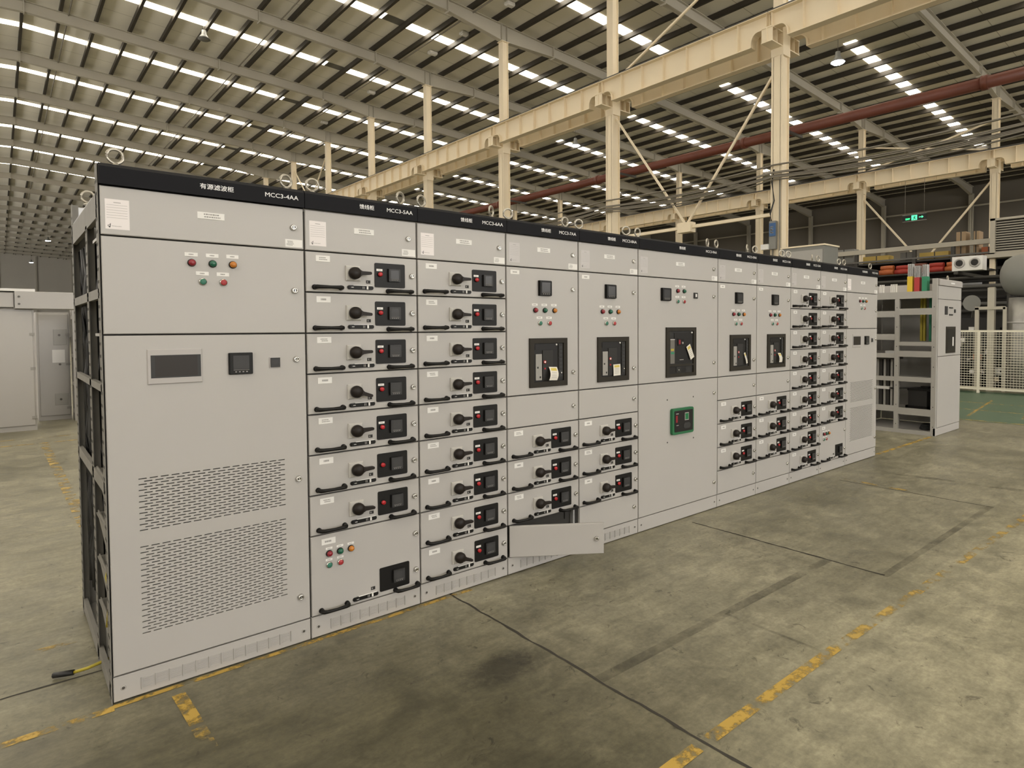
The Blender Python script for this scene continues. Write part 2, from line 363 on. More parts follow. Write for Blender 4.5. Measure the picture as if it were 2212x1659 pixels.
# walls
def girts(m, x=None, y=None, a=0, b=0, mi=1):
    pass
mb = MB(); mb.box(XW, XW + 0.3, YS, YE, 0, 9.2, 1); mb.box(XW + 0.1, XW + 0.3, YS, YE, 9.2, 14.6, 0)
mb.box(XW - 0.12, XW, YS, YE, 9.15, 9.30, 2)
wall_r = structure('wall_right', mb, ['wall_sheet', 'wall_block', 'rack_dark'], 'grey sheet and block side wall beyond the second crane aisle')
mb = MB(); mb.box(XL, XW, YE, YE + 0.3, 0, 18.5)
wall_b = structure('wall_back', mb, 'wall_pale', 'far grey end wall of the hall')
for x in range(-12, 64, 6):
    m = MB(); m.box(x - 0.12, x + 0.12, YE - 0.25, YE, 0, zsheet(x) - 0.3); structure('trim_1', m, 'roof_steel', parent=wall_b)
mb = MB(); mb.box(XL - 0.3, XL, YS, YE, 0, 17.2); wall_l = structure('wall_left', mb, 'wall_block', 'side wall of the hall')
mb = MB(); mb.box(XL, XW, YS - 0.3, YS, 0, 18.5); wall_f = structure('wall_front', mb, 'wall_block', 'end wall of the hall behind the camera')
# added fill light: glowing window strips put high in the two unseen walls
for i, (x0, x1) in enumerate(((-4, 6), (8, 18), (20, 30), (32, 42))):
    m = MB(); m.box(x0, x1, YS, YS + 0.04, 5.0, 12.0, 0); 
    for k in range(6): m.box(x0 + (x1 - x0) * k / 5 - 0.05, x0 + (x1 - x0) * k / 5 + 0.05, YS, YS + 0.10, 4.9, 12.1, 1)
    structure('window_%d' % (i + 1), m, ['window_glow', 'roof_steel'], parent=wall_f)
for i in range(16):
    m = MB(); y = YS + 6 + i * 12; zl, zh = (6.0, 11.0) if i < 8 else (4.5, 12.0); m.box(XL, XL + 0.04, y, y + 9, zl, zh, 0)
    for k in range(5): m.box(XL, XL + 0.1, y + 9 * k / 4 - 0.05, y + 9 * k / 4 + 0.05, zl - 0.1, zh + 0.1, 1)
    structure('window_%d' % (i + 5), m, ['window_glow_side', 'roof_steel'], parent=wall_l)

# roof sheet with its seams
mb = MB()
for x0, x1 in ((XL, RIDGE), (RIDGE, XW + 0.3)):
    mb.face([(x0, YS, zsheet(x0)), (x1, YS, zsheet(x1)), (x1, YE, zsheet(x1)), (x0, YE, zsheet(x0))])
    mb.face([(x0, YS, zsheet(x0) + 0.15), (x1, YS, zsheet(x1) + 0.15), (x1, YE, zsheet(x1) + 0.15), (x0, YE, zsheet(x0) + 0.15)])
ceiling = structure('ceiling', mb, 'roof_sheet', 'underside of the low pitched factory roof')
def rafter(m, sw=0.26):
    xs = [XL, RIDGE - 8, RIDGE]
    def zb(x):
        h = 0.80
        for c in (XL,) + XR + (XW,):
            d = abs(x - c)
            if d < 3.2: h += 0.30 * (1 - d / 3.2)
        return zsheet(x) - h
    X = sorted(set([XL, RIDGE, XW] + [c + d for c in (XL,) + XR + (XW,) for d in (-3.2, 0, 3.2) if XL <= c + d <= XW]))
    bot = [(x, zb(x)) for x in X]; top = [(x, zsheet(x) - 0.27) for x in X]
    for i in range(len(X) - 1):
        q = [bot[i], bot[i + 1], top[i + 1], top[i]]
        m.prism(q, -0.012, 0.012, 'y')
        m.prism([(bot[i][0], bot[i][1]), (bot[i + 1][0], bot[i + 1][1]), (bot[i + 1][0], bot[i + 1][1] + 0.025), (bot[i][0], bot[i][1] + 0.025)], -sw / 2, sw / 2, 'y')
        m.prism([(top[i][0], top[i][1] - 0.025), (top[i + 1][0], top[i + 1][1] - 0.025), top[i + 1], top[i]], -sw / 2, sw / 2, 'y')
    for c in XR:
        for d in (-0.16, 0.16): m.box(c + d - 0.012, c + d + 0.012, -sw / 2, sw / 2, zb(c), zsheet(c) - 0.27)
        for d in (-3.2, 3.2): m.box(c + d - 0.02, c + d + 0.02, -sw / 2 - 0.02, sw / 2 + 0.02, zb(c + d) - 0.08, zsheet(c + d) - 0.27)
    for d in (-8.5, 0.0, 8.5): m.box(RIDGE + d - 0.02, RIDGE + d + 0.02, -sw / 2 - 0.02, sw / 2 + 0.02, zb(RIDGE + d) - 0.06, zsheet(RIDGE + d) - 0.27)
for k in range(-4, 23): part('rafter', 'rafter', 'roof_steel', rafter, ceiling, (0, frame_y(k), 0), kind='structure')
PX = [0.95 + 1.435 * i for i in range(-12, 45)]
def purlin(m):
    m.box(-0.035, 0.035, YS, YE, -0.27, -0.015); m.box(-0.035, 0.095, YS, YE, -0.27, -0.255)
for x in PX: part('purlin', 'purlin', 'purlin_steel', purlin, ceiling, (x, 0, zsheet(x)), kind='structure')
# thin conduits that run with the purlins
for x in (2.72, 10.55, 16.9):
    part('conduit', 'conduit', 'wire_rope', lambda m: m.tube([(0, YS, 0), (0, YE, 0)], 0.035, 6), ceiling, (x, 0, zsheet(x) - 0.32), kind='structure')
# translucent skylight strips, one row of sheets per bay, and the dark closer where two sheets do not meet
for k in range(-5, 11):
    y0, y1 = frame_y(k) + 3.64, frame_y(k) + 4.27
    for a, b in ((XL + 1, 1.0), (1.0, 14.32), (15.45, 27.0), (32.3, 58.5)):
        m = MB(); za, zb = zsheet(a) - 0.012, zsheet(b) - 0.012
        m.face([(a, y0, za), (b, y0, zb), (b, y1, zb), (a, y1, za)])
        link('skylight', m.mesh('skylight', 'skylight_sheet'), ceiling, kind='structure')
    m = MB(); a, b = 14.32, 15.45; m.face([(a, y0, zsheet(a) - 0.011), (b, y0, zsheet(b) - 0.011), (b, y1, zsheet(b) - 0.011), (a, y1, zsheet(a) - 0.011)])
    link('skylight_closer', m.mesh('skylight_closer', 'machine_grey'), ceiling, kind='structure')
for k in range(-2, 8):
    for f in (0.22, 0.80):
        y = frame_y(k) + f * S; m = MB()
        for x0, x1 in ((XL, RIDGE), (RIDGE, XW)):
            m.face([(x0, y, zsheet(x0) - 0.004), (x1, y, zsheet(x1) - 0.004), (x1, y + 0.03, zsheet(x1) - 0.004), (x0, y + 0.03, zsheet(x0) - 0.004)])
        link('sheet_seam', m.mesh('sheet_seam', 'sheet_seam'), ceiling, kind='structure')

# columns with their crane brackets
GT, GB = 11.40, 10.50
def hsec(m, x, z0, z1, bx, by, t=0.03):
    m.box(x - bx / 2, x - bx / 2 + t, -by / 2, by / 2, z0, z1); m.box(x + bx / 2 - t, x + bx / 2, -by / 2, by / 2, z0, z1)
    m.box(x - bx / 2, x + bx / 2, -by / 2 + 0.06, -by / 2 + 0.09, z0, z1); m.box(x - bx / 2, x + bx / 2, by / 2 - 0.09, by / 2 - 0.06, z0, z1)
def bracket(m):
    for s in (-1, 1):
        x0, x1 = 0.18 * s, 0.86 * s
        a, b = min(x0, x1), max(x0, x1)
        m.box(a, b, -0.19, 0.19, GB + 0.385, GB + 0.42)
        m.box(a, b, -0.015, 0.015, GB - 0.02, GB + 0.40)
        m.box(a, b, -0.19, 0.19, GB - 0.05, GB - 0.02)
        for xs in (0.52, 0.80): m.box(min(xs * s, (xs + 0.03) * s), max(xs * s, (xs + 0.03) * s), -0.19, 0.19, GB - 0.03, GB + 0.40)
    m.box(-0.22, 0.22, -0.215, 0.215, GB - 0.30, GB + 0.42)
def girder(m):
    """crane girder of one bay: deep I section with quarter-round raised ends, bottom flange following"""
    L = S - 0.02; h = GT - GB; e = 0.62; rise = 0.42
    def arc(x0, sgn):
        pts = [(x0, rise), (x0 + sgn * (e - 0.25), rise)]
        for k in range(1, 7):
            a = k * PI / 2 / 6; pts.append((x0 + sgn * (e - 0.25 + 0.25 * math.sin(a)), rise - 0.30 * (1 - math.cos(a))))
        pts.append((x0 + sgn * e, 0.0)); return pts
    low = arc(0.01, 1) + arc(L, -1)[::-1]
    poly = [(y, GB + z) for y, z in low]
    i = len(poly)
    for (a, za), (b, zb_) in zip(poly, poly[1:]):
        m.prism([(a, za), (b, zb_), (b, GT), (a, GT)] if abs(b - a) > 1e-6 else [(a - 0.002, za), (a + 0.002, zb_), (a + 0.002, GT), (a - 0.002, GT)], -0.012, 0.012, 'x')
        p, q = Vector((0, a, za)), Vector((0, b, zb_))
        if (q - p).length > 1e-4: m.bar(p + Vector((0, 0, 0.01)), q + Vector((0, 0, 0.01)), 0.30, 0.022, up=(0, 0, 1) if abs(b - a) > 1e-3 else (0, 1, 0))
    m.box(-0.20, 0.20, 0.01, L, GT - 0.022, GT)
    for k in range(8):
        y = 0.08 + (L - 0.16) * k / 7; zz = GB + (rise if (y < e or y > L - e) else 0.0)
        for s in (-1, 1): m.box(0.012 if s > 0 else -0.15, 0.15 if s > 0 else -0.012, y - 0.006, y + 0.006, zz, GT)
def rail(m): m.box(-0.04, 0.04, 0, S, GT, GT + 0.13)
kmax = (14, 13)
for r, XC in enumerate(XR):
    where = ('nearer', 'farther')[r]
    for k in range(-1, kmax[r]):
        y = frame_y(k)
        t = thing('steel_column', None, None, (XC, y, 0)); t['kind'] = 'structure'
        t['label'] = 'cream steel column in the %s crane row' % where; t['group'] = 'columns of the %s crane row' % where
        part('shaft', 'col_shaft', 'cream_steel', lambda m: hsec(m, 0, 0, GB + 0.42, 0.42, 0.40), t, kind='structure')
        part('bracket', 'col_bracket', 'cream_steel', bracket, t, kind='structure')
        ztop = zsheet(XC) - 1.10
        part('upper_shaft', 'col_up%d' % r, 'cream_steel', lambda m: hsec(m, 0, GB + 0.42, ztop, 0.34, 0.34), t, kind='structure')
        part('cap_plate', 'col_cap%d' % r, 'cream_steel', lambda m: m.box(-0.24, 0.24, -0.2, 0.2, ztop - 0.03, ztop), t, kind='structure')
        for s, side in ((-0.60, 'near'), (0.60, 'far')):
            g = thing('crane_girder', None, None, (XC + s, y, 0)); g['kind'] = 'structure'
            g['label'] = 'cream crane girder on the %s side of the %s column row' % (side, where); g['group'] = 'crane girders of the %s row' % where
            part('web', 'girder', 'cream_steel', girder, g, kind='structure')
            part('rail', 'crane_rail', 'steel_dark', rail, g, kind='structure')
# wall columns of the far side
for k in range(-1, 10):
    m = MB(); hsec(m, XW - 0.2, 0, zsheet(XW) - 0.9, 0.35, 0.34)
    o = link('wall_post', m.mesh('wall_post', 'roof_steel'), wall_r, (0, frame_y(k), 0), kind='structure')
for z in (5.2, 6.9, 12.2):
    m = MB(); m.box(XW - 0.08, XW, YS, YE, z, z + 0.14); link('girt', m.mesh('girt', 'roof_steel'), wall_r, kind='structure')

def at(px, py, X=None, Y=None, Z=None):
    """world point seen at a pixel of the photograph, on the plane X, Y or Z = const"""
    d = R2 * ((px - CXP) / FPX) - U2 * ((py - CYP) / FPX) + _f
    t = (X - CAM.x) / d.x if X is not None else (Y - CAM.y) / d.y if Y is not None else (Z - CAM.z) / d.z
    return CAM + d * t

# wind braces, struts
def brace(name, pts, w, label, mats='cream_steel', cat='brace', group=None):
    m = MB()
    for p, q in pts: m.bar(p, q, w, w)
    o = structure(name, m, mats, label); return o
X1, X2 = XR
node = (X1, frame_y(1.5), 5.30)
brace('wind_brace', [((X1, frame_y(2) - 0.2, 10.05), node)], 0.07, 'long diagonal brace falling right from the middle column')
brace('wind_brace', [((X1, frame_y(1) + 0.2, 9.80), node)], 0.07, 'long diagonal brace falling left from the nearest column')
brace('strut', [((X1, frame_y(1), 5.22), (X1, frame_y(2), 5.22))], 0.11, 'horizontal strut carrying the brace node')
m = MB(); m.box(-0.16, 0.16, -0.3, 0.3, -0.22, 0.14); link('gusset_plate', m.mesh('gusset_plate', 'cream_steel'), None, (X1, node[1], 5.25), kind='structure', label='gusset plate where the two long braces meet')
brace('roof_brace', [((X1, frame_y(1) + 0.2, 14.6), (X1, frame_y(2) - 0.2, 11.6))], 0.07, 'diagonal tie above the crane girder')
brace('roof_brace', [((X1, frame_y(2) - 0.2, 15.2), (X1, frame_y(1) + 0.2, 12.6))], 0.07, 'upper diagonal tie near the roof edge')
for k in (6,):
    brace('roof_brace', [((X1, frame_y(k) + 0.2, 14.9), (X1, frame_y(k + .5), 11.7)), ((X1, frame_y(k + 1) - 0.2, 14.9), (X1, frame_y(k + .5), 11.7))], 0.07, 'far V brace above the crane girder')
for k in (1,):
    n2 = (X2, frame_y(k + 0.5), 5.4)
    brace('wind_brace', [((X2, frame_y(k + 1) - 0.2, 9.8), n2)], 0.10, 'thin diagonal left of the exit sign')
    brace('wind_brace', [((X2, frame_y(k) + 0.2, 9.8), n2)], 0.10, 'thin diagonal right of the exit sign')
    brace('roof_brace', [((X2, frame_y(k) + 0.2, 13.2), (X2, frame_y(k + 1) - 0.2, 11.6))], 0.09, 'diagonal tie over the far girder, falling left')
    brace('roof_brace', [((X2, frame_y(k + 1) - 0.2, 13.2), (X2, frame_y(k) + 0.2, 11.6))], 0.09, 'diagonal tie over the far girder, falling right')

# rusty red fire main on the far side of the near column row
t = thing('fire_pipe', 'rust red fire main running level past the near columns', 'pipe', (19.9, 0, 8.17))
part('pipe_run', None, 'pipe_red', lambda m: m.tube([(0, -3, 0), (0, 110, 0)], 0.165, 16), t)
for k in range(0, 12):
    part('coupling', 'pipe_coupling', 'pipe_red', lambda m: m.lathe((0, 0, 0), [(0.20, -0.08), (0.20, 0.08)], 'y', 16), t, (0, frame_y(k) + 2.1, 0))
    part("pipe_bracket", "pipe_bracket", "steel_dark", lambda m: (m.box(-1.005, 0.18, -0.04, 0.04, -0.26, -0.18)), t, (0, frame_y(k), 0))

# cable bundle slung from column to column
for j in range(7):
    m = MB(); dz = (0.38, 0.14, 0.10, 0.05, 0.01, -0.03, -0.08)[j]; dx = 0.05 * (j % 3); pts = []
    for k in range(0, 6):
        for i in range(10):
            f = i / 10; sag = (0.10 + 0.02 * j) * 4 * f * (1 - f)
            pts.append((X1 - 0.35 - dx, frame_y(k + f), 6.35 + dz - sag))
    m.tube(pts, 0.024 if j else 0.03, 5)
    link('overhead_cable', m.mesh('overhead_cable', 'wire_rope'), None, label='grey cable slung along the near columns, number %s from the top' % ('one two three four five six seven'.split()[j]), cat='cable', group='cables slung between the near columns')

# pendant lamps
def pendant(x, y, z, label, lit=True):
    t = thing('pendant_lamp', label, 'lamp', (x, y, z), group='high bay pendant lamps')
    part('lamp_shade', 'lamp_shade', 'tank_grey', lambda m: m.lathe((0, 0, 0), [(0.10, 0.45), (0.12, 0.25), (0.20, 0.12), (0.30, 0.0)], 'z', 18), t)
    part('lens', 'lamp_lens' if lit else 'lamp_lens_off', 'lamp_glow' if lit else 'machine_grey', lambda m: m.lathe((0, 0, 0), [(0.28, -0.005), (0.22, -0.05), (0.08, -0.08)], 'z', 18), t)
    h = zsheet(x) - 0.0 - z
    part('suspension_wire', None, 'wire_rope', lambda m: m.tube([(0, 0, 0.4), (0, 0, h)], 0.012, 5), t)
pendant(27.1, 9.8, 13.0, 'glowing high bay lamp hanging right of the nearest column')
pendant(27.0, 26.5, 13.0, 'glowing high bay lamp seen under the crane girder')
pendant(4.7, 102.0, 13.0, 'far glowing lamp under the dark part of the roof')
pendant(4.1, 137.3, 13.0, 'farthest glowing lamp, against the end wall')
pendant(8.0, 34.2, 16.55, 'unlit bell lamp hung under a skylight strip', False)
for i, (x, y) in enumerate(((18.13, 21.17), (18.17, 25.12), (18.08, 28.23), (18.1, 35.97), (18.11, 43.87))):
    t = thing('ceiling_fitting', 'small white box fitting under the roof sheet, %s along the line of five' % 'nearest second third fourth fifth'.split()[i], 'light fitting', (x - 0.15, y, zsheet(x) - 0.02), group='small fittings under the roof')
    part('housing', 'fit_housing', 'label_white', lambda m: m.box(-0.26, 0.26, -0.16, 0.16, -0.13, -0.01), t)
    part('diffuser', 'fit_diffuser', 'label_white', lambda m: m.box(-0.20, 0.20, -0.12, 0.12, -0.16, -0.13), t)

# ------------------------------------------------------------------ switchgear row
GZ = [0.112 + 0.2 * i for i in range(11)]            # compartment grid: 0.112 ... 2.112
DEPTH = 1.19
def lock(parent, x, z, y=0.0):
    def f(m):
        m.lathe((0, 0, 0), [(0.0155, 0.001), (0.0150, -0.006), (0.0125, -0.012), (0.0115, -0.013), (0.0065, -0.013), (0.0065, -0.009)], 'y', 16, mis=[0, 0, 0, 0, 1, 1])
        m.box(-0.002, 0.002, -0.0125, -0.009, -0.006, 0.006, 0)
    return part('lock', 'lock', ['chrome', 'steel_dark'], f, parent, (x, y, z))
def dashes(m, x0, x1, z0, z1, rows, mi, y, seed=0):
    """rows of short printed strokes, too small to read in the photo"""
    rnd = random.Random(seed); h = (z1 - z0) / (rows * 1.9)
    for r in range(rows):
        z = z1 - (r + 0.5) * (z1 - z0) / rows; x = x0 + rnd.uniform(0, 0.15) * (x1 - x0); e = x1 - rnd.uniform(0, 0.2) * (x1 - x0)
        while x < e:
            w = rnd.uniform(0.06, 0.14) * (x1 - x0); w = min(w, e - x)
            if w > 0.0008: m.face([(x, y, z - h / 2), (x + w, y, z - h / 2), (x + w, y, z + h / 2), (x, y, z + h / 2)], mi)
            x += w + 0.03 * (x1 - x0)
def name_tag(parent, x0, x1, z0, z1, seed=0, rows=1, name='name_tag'):
    w, h = x1 - x0, z1 - z0; seed = seed % 4
    def f(m):
        m.cbox(0, w, -0.0016, 0, 0, h, 0.0006, 0); dashes(m, w * 0.22, w * 0.80, h * 0.22, h * 0.80, rows, 1, -0.0019, seed)
    return part(name, 'tag_%.3f_%.3f_%d_%d' % (w, h, seed, rows), ['label_white', 'print_grey'], f, parent, (x0, 0, z0))
def paper(parent, x0, z0, w=0.081, h=0.120, faint=False):
    def f(m):
        m.box(0, w, -0.0006, 0, 0, h, 0)
        for i in range(6): z = h * (0.80 - 0.085 * i); m.face([(w * 0.06, -0.0008, z), (w * 0.92, -0.0008, z), (w * 0.92, -0.0008, z + 0.0010), (w * 0.06, -0.0008, z + 0.0010)], 1)
        m.face([(w * .35, -0.0008, h * .88), (w * .65, -0.0008, h * .88), (w * .65, -0.0008, h * .90), (w * .35, -0.0008, h * .90)], 1)
        m.lathe((w * 0.15, -0.0004, h * 0.11), [(0.0045, 0), (0.0045, -0.0005)], 'y', 10, 2); m.lathe((w * 0.15, -0.0006, h * 0.115), [(0.0025, 0), (0.0025, -0.0005)], 'y', 10, 0)
        m.face([(w * 0.14, -0.0009, h * 0.04), (w * 0.20, -0.0009, h * 0.05), (w * 0.22, -0.0009, h * 0.19), (w * 0.19, -0.0009, h * 0.18)], 2)
        dashes(m, w * 0.24, w * 0.72, h * 0.09, h * 0.12, 1, 1, -0.0008, 3)
    return part('notice_sheet', 'paper_faint' if faint else 'paper', ['film_grey' if faint else 'paper_white', 'print_grey', 'print_dark'], f, parent, (x0, 0, z0))
def sticker(parent, x0, z0):
    def f(m):
        m.box(0, 0.078, -0.0005, 0, 0, 0.036, 0); dashes(m, 0.006, 0.040, 0.006, 0.030, 4, 1, -0.0007, 5)
    return part('rating_sticker', 'sticker', ['label_white', 'print_grey'], f, parent, (x0, 0, z0))
def pilot(parent, x, z, color):
    def f(m):
        m.lathe((0, 0, 0), [(0.0165, 0.0), (0.0165, -0.006), (0.0150, -0.009), (0.0140, -0.009), (0.0138, -0.014), (0.0110, -0.019), (0.0060, -0.0215), (0.001, -0.022)], 'y', 18, mis=[1, 1, 1, 0, 0, 0, 0])
    return part('pilot_lamp', 'pilot_' + color, [color, 'black_plastic'], f, parent, (x, 0, z), label={'lamp_red': 'red pilot lamp', 'lamp_green': 'green pilot lamp', 'lamp_amber': 'amber pilot lamp'}[color])
def push(parent, x, z, color):
    def f(m):
        m.lathe((0, 0, 0), [(0.0160, 0.0), (0.0160, -0.005), (0.0145, -0.009), (0.0125, -0.009), (0.0125, -0.012), (0.0115, -0.013), (0.001, -0.013)], 'y', 18, mis=[1, 1, 1, 0, 0, 0])
    return part('push_button', 'push_' + color, [color, 'chrome'], f, parent, (x, 0, z), label='green push button' if 'green' in color else 'red push button')
def button_tag(parent, x, z, w=0.050, h=0.0165, seed=0): return name_tag(parent, x - w / 2, x + w / 2, z, z + h, seed, 1, 'button_tag')
def meter(parent, x0, x1, z0, z1, deep=0.014, frame='meter_frame', name='panel_meter'):
    w, h = x1 - x0, z1 - z0
    def f(m):
        m.rrect(0, w, 0, h, 0.004, -deep * 0.6, 0, 1); m.rrect(w * .03, w * .97, h * .03, h * .97, 0.003, -deep, -deep * 0.6, 0)
        m.face([(w * .17, -deep - .0004, h * .24), (w * .83, -deep - .0004, h * .24), (w * .83, -deep - .0004, h * .87), (w * .17, -deep - .0004, h * .87)], 2)
        for k in range(4): m.face([(w * (.24 + .15 * k), -deep - .0005, h * .10), (w * (.31 + .15 * k), -deep - .0005, h * .10), (w * (.31 + .15 * k), -deep - .0005, h * .145), (w * (.24 + .15 * k), -deep - .0005, h * .145)], 3)
        m.face([(w * .17, -deep - .0004, h * .20), (w * .83, -deep - .0004, h * .20), (w * .83, -deep - .0004, h * .215), (w * .17, -deep - .0004, h * .215)], 3)
    return part(name, 'meter_%.3f_%.3f_%s' % (w, h, frame), [frame, 'black_plastic', 'screen', 'print_grey'], f, parent, (x0, 0, z0))
def pull_handle(parent, x0, x1, z, y=0.0):
    L = x1 - x0
    def f(m):
        s = -0.036; pts = [(0.010, 0.0, 0.0), (0.010, s * .55, 0.0), (0.014, s * .85, 0.0), (0.026, s, 0.0), (L * .5, s - .004, 0.0), (L - 0.026, s, 0.0), (L - 0.014, s * .85, 0.0), (L - 0.010, s * .55, 0.0), (L - 0.010, 0.0, 0.0)]
        m.tube(pts, [0.011, 0.011, 0.0105, 0.0095, 0.0080, 0.0095, 0.0105, 0.011, 0.011], 8)
        for x in (0.010, L - 0.010): m.lathe((x, 0, 0), [(0.013, 0.0), (0.013, -0.006)], 'y', 12)
    return part('pull_handle', 'handle_%.3f' % L, 'black_plastic', f, parent, (x0, y, z))
def slider(parent, x0, z, w=0.138):
    def f(m):
        m.rrect(0, w, -0.010, 0.010, 0.0095, -0.006, 0, 0); m.box(w * .22, w * .95, -0.0075, -0.002, 0.0095, 0.0125, 1)
        m.rrect(0.006, w * .22, -0.009, 0.009, 0.008, -0.010, -0.005, 0)
        dashes(m, w * .11, w * .26, -0.003, 0.003, 1, 1, -0.0102, 2); m.box(w * .73, w * .79, -0.0085, -0.005, -0.008, 0.008, 1)
        for q in (.58, .63): m.box(w * q, w * q + .0012, -0.0068, -0.005, -0.006, 0.006, 1)
    return part('position_slider', 'slider', ['black_plastic', 'label_white'], f, parent, (x0, 0, z))
def rotary(parent, x, z, ang):
    def plate(m): m.cbox(-0.038, 0.038, -0.012, 0, -0.038, 0.038, 0.005); m.lathe((0, 0, 0), [(0.031, -0.011), (0.030, -0.016)], 'y', 20)
    part('switch_plate', 'switch_plate', 'switch_grey', plate, parent, (x, 0, z))
    def f(m):
        m.lathe((0, 0, 0), [(0.029, -0.015), (0.0315, -0.024), (0.030, -0.042), (0.020, -0.050), (0.002, -0.052)], 'y', 20)
        m.prism([(0.012, -0.022), (0.034, -0.010), (0.078, -0.0075), (0.083, -0.004), (0.083, 0.004), (0.078, 0.0075), (0.034, 0.010), (0.012, 0.022)], -0.046, -0.026, 'y')
    return part('rotary_handle', 'rotary_handle', 'knob_plastic', f, parent, (x, 0, z), (0, ang, 0))
def instrument_panel(parent, x0, z0, w=0.171, h=0.126):
    return part('instrument_panel', 'ipanel', 'black_plastic', lambda m: m.rrect(0, w, 0, h, 0.007, -0.004, 0), parent, (x0, 0, z0))
def red_button(parent, x, z):
    def f(m): m.lathe((0, 0, 0), [(0.0135, -0.003), (0.0135, -0.009), (0.0110, -0.010), (0.0108, -0.018), (0.0085, -0.0195), (0.001, -0.020)], 'y', 16, mis=[1, 1, 0, 0, 0])
    return part('trip_button', 'red_button', ['button_red', 'black_plastic'], f, parent, (x, 0, z), label='red round button')
def indicator(parent, x0, z0):
    return part('indicator_window', 'indwin', ['black_matte', 'print_grey'], lambda m: (m.box(0, 0.022, -0.002, 0, 0, 0.016, 0), m.face([(0.004, -0.0022, 0.004), (0.009, -0.0022, 0.004), (0.009, -0.0022, 0.012), (0.004, -0.0022, 0.012)], 1)), parent, (x0, 0, z0))
def front(parent, name, w, z0, z1, y1=0.02):
    """door or drawer front of a column of width w, between two grid lines; returned object has its origin at its lower left corner"""
    h = z1 - z0
    return part(name, 'front_%.3f_%.3f' % (w, h), 'paint', lambda m: m.cbox(0.0045, w - 0.0045, 0, y1, 0.0035, h - 0.0035, 0.0028), parent, (0, 0, z0))
_seed = [0]
def drawer(cab, w, z0, ang=0.0, tag=True):
    d = front(cab, 'drawer', w, z0, z0 + 0.2); _seed[0] += 1; sd = _seed[0]
    name_tag(d, 0.052, 0.122, 0.151, 0.181, sd, 1 + sd % 2)
    rotary(d, 0.237, 0.101, ang)
    instrument_panel(d, 0.354, 0.037)
    meter(d, 0.425, 0.494, 0.067, 0.137, 0.018)
    if tag: part('button_tag', 'ptag', ['label_white', 'print_grey'], lambda m: (m.box(0, 0.033, -0.0055, -0.004, 0, 0.0115, 0), dashes(m, 0.006, 0.027, 0.003, 0.0085, 1, 1, -0.0058, 1)), d, (0.363, 0, 0.121))
    red_button(d, 0.381, 0.104)
    indicator(d, 0.308, 0.054)
    slider(d, 0.207, 0.031)
    pull_handle(d, 0.034, 0.184, 0.026); pull_handle(d, 0.418, 0.568, 0.018)
    lock(d, 0.566, 0.103)
    return d
def tall_drawer(cab, w, z0):
    d = front(cab, 'drawer', w, z0, z0 + 0.4)
    name_tag(d, 0.056, 0.126, 0.347, 0.377, 1, 1)
    for x, z, fn, c in ((.093, .300, pilot, 'lamp_red'), (.148, .300, pilot, 'lamp_green'), (.204, .300, pilot, 'lamp_amber'), (.092, .243, push, 'push_green'), (.149, .243, push, 'push_red')):
        fn(d, x, z, c); button_tag(d, x, z + 0.020, 0.034, 0.0105, 1)
    instrument_panel(d, 0.358, 0.028); meter(d, 0.429, 0.498, 0.060, 0.130, 0.018)
    indicator(d, 0.310, 0.052); slider(d, 0.210, 0.028)
    pull_handle(d, 0.040, 0.190, 0.022); pull_handle(d, 0.436, 0.586, 0.016)
    lock(d, 0.569, 0.296); lock(d, 0.569, 0.096)
    return d
def louvre_cells(m, w, n):
    x0, x1 = 0.098, w - 0.097; p = (x1 - x0) / n
    for i in range(n + 1): m.box(x0 + i * p - 0.001, x0 + i * p + 0.001, 0.0, 0.004, 0.028, 0.078, 1 if True else 0)
    for i in range(n):
        for k in range(6):
            z = 0.033 + 0.0078 * k; m.box(x0 + i * p + 0.007, x0 + (i + 1) * p - 0.006, 0.0015, 0.004, z, z + 0.0022, 0); m.box(x0 + i * p + 0.007, x0 + (i + 1) * p - 0.006, 0.003, 0.0042, z + 0.0022, z + 0.0034, 1)
def plinth(cab, w, n, vents=True):
    p = part('plinth', 'plinth_%.2f' % w, 'paint', lambda m: m.cbox(0.003, w - 0.003, 0.004, 0.05, 0.006, 0.108, 0.003), cab)
    if vents: part('plinth_louvre', 'plinth_louvre_%.2f' % w, ['paint', 'paint_frame'], lambda m: louvre_cells(m, w, n), p, kind='stuff')
    for x in (0.036, w - 0.036): part('bolt', 'plinth_bolt', ['paint', 'steel_dark'], lambda m: (m.lathe((0, 0.004, 0), [(0.0105, 0.0), (0.0085, -0.0015)], 'y', 12, 0), m.lathe((0, 0.003, 0), [(0.0062, 0.0), (0.0062, -0.0022), (0.003, -0.0022)], 'y', 6, 1)), p, (x, 0, 0.058))
    return p
def header(cab, w, cn, code, cx, mx0, mx1):
    h = part('header', 'header_%.2f' % w, 'header_black', lambda m: m.prism([(-0.012, 2.114), (-0.012, 2.184), (0.006, 2.199), (0.07, 2.199), (0.07, 2.114)], 0.0015, w - 0.0015, 'x'), cab)
    cw = 0.134 if len(cn) > 3 else 0.079; k = 'cn_%s_%.3f' % (cn, cx)
    if k not in CACHE: CACHE[k] = fit_text(text_mesh(cn, 'lettering', bold=0.014), cx - cw / 2, cx + cw / 2, 2.1430, 2.1670)
    link('lettering', CACHE[k], h, (0, -0.0122, 0))
    link('lettering', fit_text(text_mesh(code, 'lettering', bold=0.010), mx0, mx1, 2.1445, 2.1645), h, (0, -0.0122, 0))
    return h
